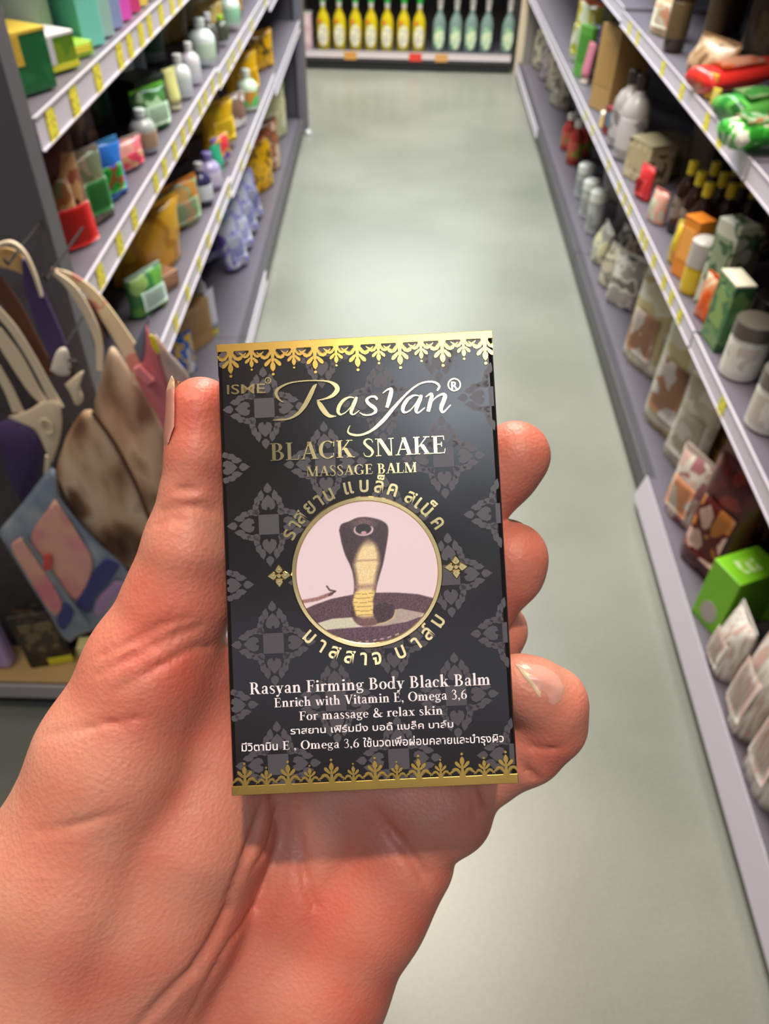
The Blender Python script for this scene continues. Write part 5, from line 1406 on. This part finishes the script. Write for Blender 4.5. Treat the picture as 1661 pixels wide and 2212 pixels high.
put(RGT, Z, 'pouch', 1340, 510, 400, 0.2, 0.07, [('#6e6a66', '#8a8680', 12), '#9a968e'], 'dark silver pouch beside the grey silver pouch')
for i, (px, py, ty, cs, lb) in enumerate(((1276, 560, 486, ('#d8d2a8', '#a8a49a', '#8f8a80', 20), 'shiny cream pack at the front of the glossy heap'), (1310, 570, 496, ('#8a857e', '#c9c4bc', '#5c5854', 20), 'shiny grey pack in the middle of the glossy heap'), (1292, 622, 540, ('#b4aa94', '#8a8478', '#d2cab4', 20), 'shiny tan pack nearest in the glossy heap'), (1344, 590, 512, ('#a48a78', '#c8b4a4', '#6a5e56', 20), 'pinkish brown pack at the back of the glossy heap'), (1328, 650, 560, ('#a8a49c', '#dcd8d0', '#7a766e', 20), 'silvery pack next to the cream standing pouch'))):
    put(RGT, Z, 'pouch', px, py, ty, 0.15, 0.06, [cs, '#c4c0b8'], lb, slump=0.5, rot=0.2*(i-2))
put(RGT, Z, 'pouch', 1352, 792, 604, 0.20, 0.05, [('#cfc8ac', '#d8d4c4', '#c4b484', 9), '#c4c0b0', ('#b4886c', '#d8ccc4', 12)], 'cream standing pouch with a brown window, farther of two', slump=0.2)
put(RGT, Z, 'pouch', 1402, 930, 690, 0.20, 0.05, [('#c9c6ae', '#d0ccb8', '#bfb080', 9), '#c4c2b4', ('#b08468', '#d4cbc8', 12)], 'cream standing pouch with a brown window, nearer of two', slump=0.2)
put(RGT, Z, 'pouch', 1446, 985, 825, 0.16, 0.05, [('#d8d2c4', '#c4baa4', '#e4e0d8', 12), '#dad6cc', ('#cfc6b4', '#e8e4dc', 14)], 'white pouch with soft beige print in front of the maroon pouch', slump=0.2)
Z = 0.101
put(RGT, Z, 'pouch', 1432, 1120, 988, 0.13, 0.05, [('#d8b4a8', '#e2d8cc', '#b4747c', 26), '#d8c4b8', ('#e0a078', '#d8d0c4', 22)], 'pink patterned white pouch by the bottom right rail')
put(RGT, Z, 'pouch', 1490, 1232, 1000, 0.17, 0.06, [('#5a1a1e', '#4a1618', '#7a2a24', 12), '#6a3a34', ('#c9803c', '#6a1f22', '#d8b4a8', 16)], 'dark maroon pouch with orange print on the bottom right shelf', slump=0.2)
put(RGT, Z, 'pouch', 1540, 1010, 850, 0.15, 0.05, [('#a4813c', '#8a6a2c', '#b8984e', 10), '#c4a868'], 'mustard brown pouch behind the maroon pouch', deep=0.15)
lie(RGT, Z, 1640, 1130, 0.13, 0.15, 0.06, [('#6a3a20', '#a07a3c', '#4a2a1c', 14), '#7a5a34'], 'brown and gold pack lying behind the lime boxes', rot=0.3, pitch=0.1)
t = put(RGT, Z, 'box', 1512, 1348, 1236, 0.085, 0.12, ['#7cc41e'], 'lime green box with a grey oval, nearer the aisle')
bm = bmesh.new(); poly(bm, ell(0, 0.045, 0.024, 0.03, n=20), 0, 0.001, s=1.0)
bmesh.ops.rotate(bm, verts=bm.verts, cent=(0, 0, 0), matrix=Matrix.Rotation(PI/2, 3, 'X')); bmesh.ops.translate(bm, verts=bm.verts, vec=(0, -0.0601, 0))
obj('oval_print', bm, mat('#b4aaa4', 0.4), t)
obj('pale_print', bx(-0.02, 0.02, -0.03, 0.02, PLACED[-1][4]-0.001, PLACED[-1][4]+0.0008), printm(['#8fd030', '#cfe8a8'], 60, 0.4, 4.0), t)
lie(RGT, Z, 1668, 1296, 0.085, 0.12, 0.05, ['#74bc1c', '#a8d86a'], 'lime green box at the right edge of the picture', kind='box', rot=0.0)
CLR = [printm(['#b09a8c', '#d8cdc4', '#ece6e0', '#c4aea2', '#d8a8a0'], 13, 0.28, 2.0, stretch=(5, 5, 0.7), hard=False), '#ddd4cc', printm(['#cfbcb0', '#ece6e0', '#d8b0a8', '#e8e2dc', '#c8786c'], 15, 0.28, 6.0, stretch=(4, 4, 0.5), hard=False)]
put(RGT, Z, 'pouch', 1575, 1556, 1372, 0.12, 0.07, CLR, 'clear wrapped white bundle with a red streak beside the bottom right rail', square=True)
put(RGT, Z, 'pouch', 1600, 1440, 1330, 0.10, 0.07, CLR, 'clear wrapped white bundle just below the lime boxes', square=True)
put(RGT, Z, 'pouch', 1640, 1692, 1440, 0.13, 0.07, CLR, 'lowest clear wrapped white bundle, above the pale green box', square=True)
put(RGT, Z, 'box', 1655, 1830, 1725, 0.09, 0.10, ['#aebfa0', '#bcc8b0', '#b8c8ac'], 'pale green box at the bottom right edge of the picture', rot=0.4)

# ------------------------------------------------------------------ end display goods and hanging bags
t = thing('soap_dish', 'lilac plastic dish box with a round ring on the low end display', 'dish', on_y(4, 1428, 0.975) )
t.location.z = 0.1045
obj('body', bx(-0.045, 0.03, -0.02, 0.02, 0, 0.135, 0.012), mat('#c4a8d8', 0.35), t)
bm = bmesh.new(); ring(bm, 0, 0, 0.018, 0.026, 0, 0.002, 28, s=1.0)
bmesh.ops.rotate(bm, verts=bm.verts, cent=(0, 0, 0), matrix=Matrix.Rotation(PI/2, 3, 'X')); bmesh.ops.translate(bm, verts=bm.verts, vec=(-0.006, -0.0205, 0.055))
obj('ring_mark', bm, mat('#d4bce4', 0.4), t)
obj('price_sticker', bx(-0.04, 0.028, -0.0215, -0.0195, 0.098, 0.128, 0.0006), mat('#ece234', 0.5), t)
p = on_y(108, 1432, 0.97)
t = thing('carton_box', 'black printed box standing on the low end display', 'box', (p.x, 0.985, 0.1045), 0.25)
k_box(t, 0.09, 0.17, 0.03, [('#2e2924', '#4a3c2c', '#1f1d1c', 26), ('#4a4236', '#7a6a4a', 40)])
obj('price_sticker', bx(-0.005, 0.045, -0.0175, -0.0148, 0.004, 0.024, 0.0005), mat('#ece234', 0.5), t)
p = on_y(190, 1400, 0.985)
t = thing('carton_box', 'small cream yellow box beside the black box on the low end display', 'box', (p.x + 0.005, 0.99, 0.1045), 0.1)
k_box(t, 0.05, 0.06, 0.03, ['#ece2a0', '#f0e8b8'])

def blob(name, pts, y, thick, m, parent, o, rings=(1.0, 0.92, 0.75, 0.5, 0.25), wob=0.0):
    """soft flat bag: an outline in pixels standing at distance y, puffed to a real thickness"""
    q = cr_([(a, b, 0) for a, b in pts] + [(pts[0][0], pts[0][1], 0)], 4)[:-1]
    W = [on_y(a, b, y) for a, b, _ in q]
    c = sum(W, Vector())/len(W)
    n = len(W); bm = bmesh.new()
    R = {}
    for sg in (-1, 1):
        for k in rings:
            if k == 1.0 and sg == 1: R[(1, 1.0)] = R[(-1, 1.0)]; continue
            th = thick/2*math.sqrt(max(0, 1 - k**2.2))
            R[(sg, k)] = [bm.verts.new((c.x + (w_.x-c.x)*k - o.x, y + sg*th*(1 + wob*math.sin(i*1.1 + k*7)) - o.y, c.z + (w_.z-c.z)*k - o.z)) for i, w_ in enumerate(W)]
        cv = bm.verts.new((c.x - o.x, y + sg*thick/2 - o.y, c.z - o.z))
        for a, b in zip(rings[:-1], rings[1:]):
            A, B = R[(sg, a)], R[(sg, b)]
            for i in range(n): bm.faces.new((A[i], A[(i+1) % n], B[(i+1) % n], B[i]))
        L = R[(sg, rings[-1])]
        for i in range(n): bm.faces.new((L[i], L[(i+1) % n], cv))
    return obj(name, bm, m, parent, smooth=True)
def strap(name, pts, y, m, parent, o, th=0.003, dy=0.0):
    """flat webbing along pixels: (x, y, width in pixels, extra distance)"""
    q = cr_([tuple(p) + (0,)*(4-len(p)) for p in pts], 5)
    bm = bmesh.new(); rows = []
    C = [on_y(a[0], a[1], y + a[3]) for a in q]
    for i, a in enumerate(q):
        tn = (C[min(i+1, len(C)-1)] - C[max(i-1, 0)]).normalized()
        nn = Vector((-tn.z, 0, tn.x)); nn.normalize()
        dep = (C[i] - CAM).dot(FW); w_ = a[2]/FPX*dep/2
        rows.append([bm.verts.new(C[i] + nn*w_*k + Vector((0, dd, 0)) - o) for k, dd in ((-1, -th/2), (1, -th/2), (1, th/2), (-1, th/2))])
    for a, b in zip(rows[:-1], rows[1:]):
        for k in range(4): bm.faces.new((a[k], a[(k+1) % 4], b[(k+1) % 4], b[k]))
    bm.faces.new(rows[0]); bm.faces.new(rows[-1][::-1])
    return obj(name, bm, m, parent)
CANVAS = mat('#e6d2b4', 0.8, bump=0.2, bscale=600); PURPLE = mat('#43355f', 0.8, bump=0.2, bscale=500); BROWN = mat('#5a3524', 0.75, bump=0.2, bscale=500); TAN = mat('#c9a06a', 0.7)
CAMO = printm(['#4a3024', '#8a6448', '#c9a888', '#d8bea2', '#7d5a42'], 9, 0.7, 4.0, stretch=(1.6, 1, 0.7), hard=False, detail=2.0)
def bag(name, label, cat, px, py, y):
    o = on_y(px, py, y)
    return thing(name, label, cat, o), o
Y0 = 0.92
t, o = bag('camo_pouch', 'brown camouflage pouch with a cream strap loop, front of the hanging pair', 'pouch bag', 230, 1000, Y0)
blob('body', [(118, 1020), (150, 930), (195, 884), (250, 960), (300, 1058), (334, 1150), (312, 1205), (288, 1232), (220, 1180), (160, 1105)], Y0, 0.035, CAMO, t, o)
strap('binding', [(118, 1022, 9), (165, 1108, 9), (225, 1185, 9), (288, 1234, 9)], Y0-0.004, BROWN, t, o)
strap('side_binding', [(200, 890, 8), (250, 962, 8), (300, 1060, 8), (334, 1152, 8)], Y0-0.004, BROWN, t, o)
t, o = bag('camo_pouch', 'pale camouflage pouch behind the front one, beside the thumb', 'pouch bag', 300, 900, Y0+0.085)
blob('body', [(200, 885), (222, 800), (242, 748), (275, 790), (320, 860), (372, 965), (378, 1060), (345, 1150), (310, 1100), (262, 980)], Y0+0.085, 0.035, printm(['#7d5a48', '#c4a88e', '#dcc6ae', '#8f7058'], 9, 0.7, 9.0, stretch=(1.6, 1, 0.7), hard=False, detail=2.0), t, o)
strap('strap_loop', [(215, 800, 12), (214, 745, 16), (196, 690, 20), (158, 625, 20), (112, 584, 8)], Y0+0.02, CANVAS, t, o)
strap('strap_loop', [(112, 582, 6, 0.02), (150, 596, 16, 0.02), (196, 632, 26, 0.02), (245, 700, 36, 0.01), (290, 775, 40, 0.0), (306, 830, 34, 0.0)], Y0+0.03, printm(['#e2cca4', '#e2cca4', '#d8907c'], 30, 0.8, 5.0), t, o)
strap('strap_lining', [(165, 628, 6, 0.0), (200, 668, 12, 0.0), (222, 730, 8, 0.0)], Y0+0.04, BROWN, t, o)
t, o = bag('purple_bag', 'dark purple cloth bag with cream straps hanging at the left edge', 'bag', 50, 980, Y0+0.03)
blob('body', [(-12, 915), (40, 900), (88, 926), (98, 985), (80, 1045), (55, 1085), (25, 1040), (5, 980)], Y0+0.03, 0.04, PURPLE, t, o)
strap('purple_strap', [(55, 560, 14), (72, 620, 34), (98, 690, 46), (122, 750, 44), (128, 790, 30)], Y0+0.02, PURPLE, t, o, th=0.006)
strap('tan_strap', [(-10, 560, 30), (25, 560, 50), (60, 590, 22), (75, 630, 8)], Y0+0.035, TAN, t, o)
strap('edge_piping', [(-5, 529, 7), (25, 524, 7), (52, 545, 7), (74, 590, 7), (90, 640, 5)], Y0+0.015, CANVAS, t, o, th=0.005)
strap('brown_strap', [(-12, 600, 34), (30, 665, 38), (70, 745, 40), (108, 810, 40)], Y0+0.03, BROWN, t, o)
strap('cream_strap', [(-10, 665, 20), (30, 712, 20), (70, 775, 18), (105, 840, 20), (125, 880, 26)], Y0+0.005, CANVAS, t, o)
strap('cream_strap', [(-10, 710, 26), (30, 770, 34), (72, 840, 26), (95, 868, 16)], Y0+0.012, CANVAS, t, o)
strap('cream_strap', [(-10, 790, 20), (18, 840, 20), (40, 890, 24)], Y0+0.005, CANVAS, t, o)
blob('cream_tab', [(15, 900), (60, 886), (92, 868), (125, 868), (134, 905), (130, 945), (118, 985), (110, 1000), (100, 975), (72, 925)], Y0, 0.010, CANVAS, t, o)
strap('cream_strap', [(104, 985, 12), (100, 1020, 10), (94, 1050, 8)], Y0+0.004, CANVAS, t, o)
c = on_y(101, 921, Y0-0.008)
obj('ring', tube([c + Vector((0.0085*math.cos(a), 0, 0.013*math.sin(a))) - o for a in [2*PI*k/18 for k in range(19)]], 0.0024, 8), CANVAS, t)
t, o = bag('strap_buckle', 'small cream and white strap end with a buckle above the camouflage pouch', 'buckle', 130, 790, Y0-0.02)
blob('tab', [(108, 800), (122, 760), (140, 750), (150, 770), (152, 805), (130, 812)], Y0-0.02, 0.012, mat('#e8dccc', 0.7), t, o)
blob('lower_tab', [(140, 830), (180, 800), (172, 835), (180, 862), (165, 876), (152, 850)], Y0-0.02, 0.010, CANVAS, t, o)
obj('buckle', tube([on_y(152 + 16*math.cos(a), 788 + 10*math.sin(a), Y0-0.022) - o for a in [2*PI*k/14 for k in range(15)]], 0.002, 6), mat('#3a3634', 0.3), t)
strap('webbing', [(150, 780, 8), (158, 806, 8), (165, 830, 8)], Y0-0.016, mat('#2e2622', 0.7), t, o)
t, o = bag('zip_pouch', 'blue grey clear zip pouch with pink panels, lowest of the hanging bags', 'pouch bag', 140, 1200, Y0-0.03)
blob('body', [(-6, 1150), (50, 1085), (113, 1010), (128, 1072), (200, 1160), (281, 1242), (250, 1300), (214, 1353), (168, 1374), (142, 1384), (95, 1310), (22, 1196)], Y0-0.03, 0.02, printm(['#8f9aa8', '#7d8ca0', '#a4acb4'], 14, 0.35, 6.0, hard=False), t, o)
PINK = printm(['#e89aa0', '#eab098', '#e0808f'], 14, 0.5, 7.0, hard=False)
for nm, pts, mm in (('pink_panel', [(119, 1078), (67, 1161), (105, 1235), (165, 1298), (201, 1222), (172, 1158)], PINK), ('pink_panel', [(45, 1160), (24, 1182), (60, 1245), (116, 1330), (135, 1302), (88, 1222)], PINK), ('navy_stripe', [(232, 1205), (258, 1222), (232, 1262), (206, 1290), (194, 1325), (166, 1305), (182, 1270), (205, 1230)], mat('#3d3f7c', 0.6)), ('navy_stripe', [(140, 1300), (160, 1322), (138, 1362), (122, 1338)], mat('#3d3f7c', 0.6)), ('lilac_panel', [(248, 1255), (268, 1264), (226, 1322), (204, 1330), (210, 1295)], mat('#b08cb4', 0.6))):
    blob(nm, pts, Y0-0.0405, 0.006, mm, t, o)
strap('zip', [(52, 1160, 9), (110, 1236, 9), (160, 1310, 9), (190, 1352, 9)], Y0-0.045, mat('#8a9098', 0.5), t, o)
blob('red_label', [(94, 1198), (112, 1198), (112, 1228), (94, 1230)], Y0-0.046, 0.004, mat('#d8564c', 0.6), t, o)
t, o = bag('pink_pouch', 'pink pouch with a clear top hanging between the camouflage pouch and the thumb', 'pouch bag', 340, 820, Y0+0.02)
blob('body', [(316, 700), (332, 745), (352, 800), (372, 860), (392, 930), (404, 1000), (382, 985), (340, 900), (300, 830), (296, 798), (312, 770)], Y0-0.008, 0.018, mat('#d8747c', 0.55), t, o)
blob('clear_top', [(335, 720), (365, 760), (400, 800), (416, 840), (400, 880), (365, 850), (345, 800)], Y0-0.002, 0.012, printm(['#d8b4b0', '#c8a8a0', '#b8b4ac'], 16, 0.3, 2.0, hard=False), t, o)
blob('grey_tip', [(288, 750), (316, 690), (322, 690), (316, 760), (305, 785)], Y0-0.004, 0.008, mat('#7a7c8c', 0.5), t, o)
strap('zip_pull', [(296, 792, 18), (326, 824, 18)], Y0-0.022, mat('#f08a92', 0.4), t, o, th=0.01)
blob('yellow_mark', [(322, 722), (334, 728), (346, 765), (330, 752)], Y0-0.018, 0.004, mat('#e8d82c', 0.5), t, o)
# hooks that carry the bags
hk = None
for px, py in ((30, 556), (112, 590), (110, 1012), (135, 762)):
    a = on_y(px, py, Y0 + 0.01)
    bm = tube([Vector((0, 0.135, 0.003)), Vector((0, 0.02, 0.002)), Vector((0, -0.02, 0.0)), Vector((0, -0.026, 0.01))], 0.0018, 8)
    h_ = obj('display_hook', bm, mat('#343234', 0.8, spec=0.1)) if hk is None else None
    if hk is None: hk = h_
    else:
        bm.free(); h_ = hk.copy(); COL.objects.link(h_)
    h_.location = a
    tag(h_, 'steel hook on the end panel holding the hanging bags', 'hook', 'steel hooks of the end panel')
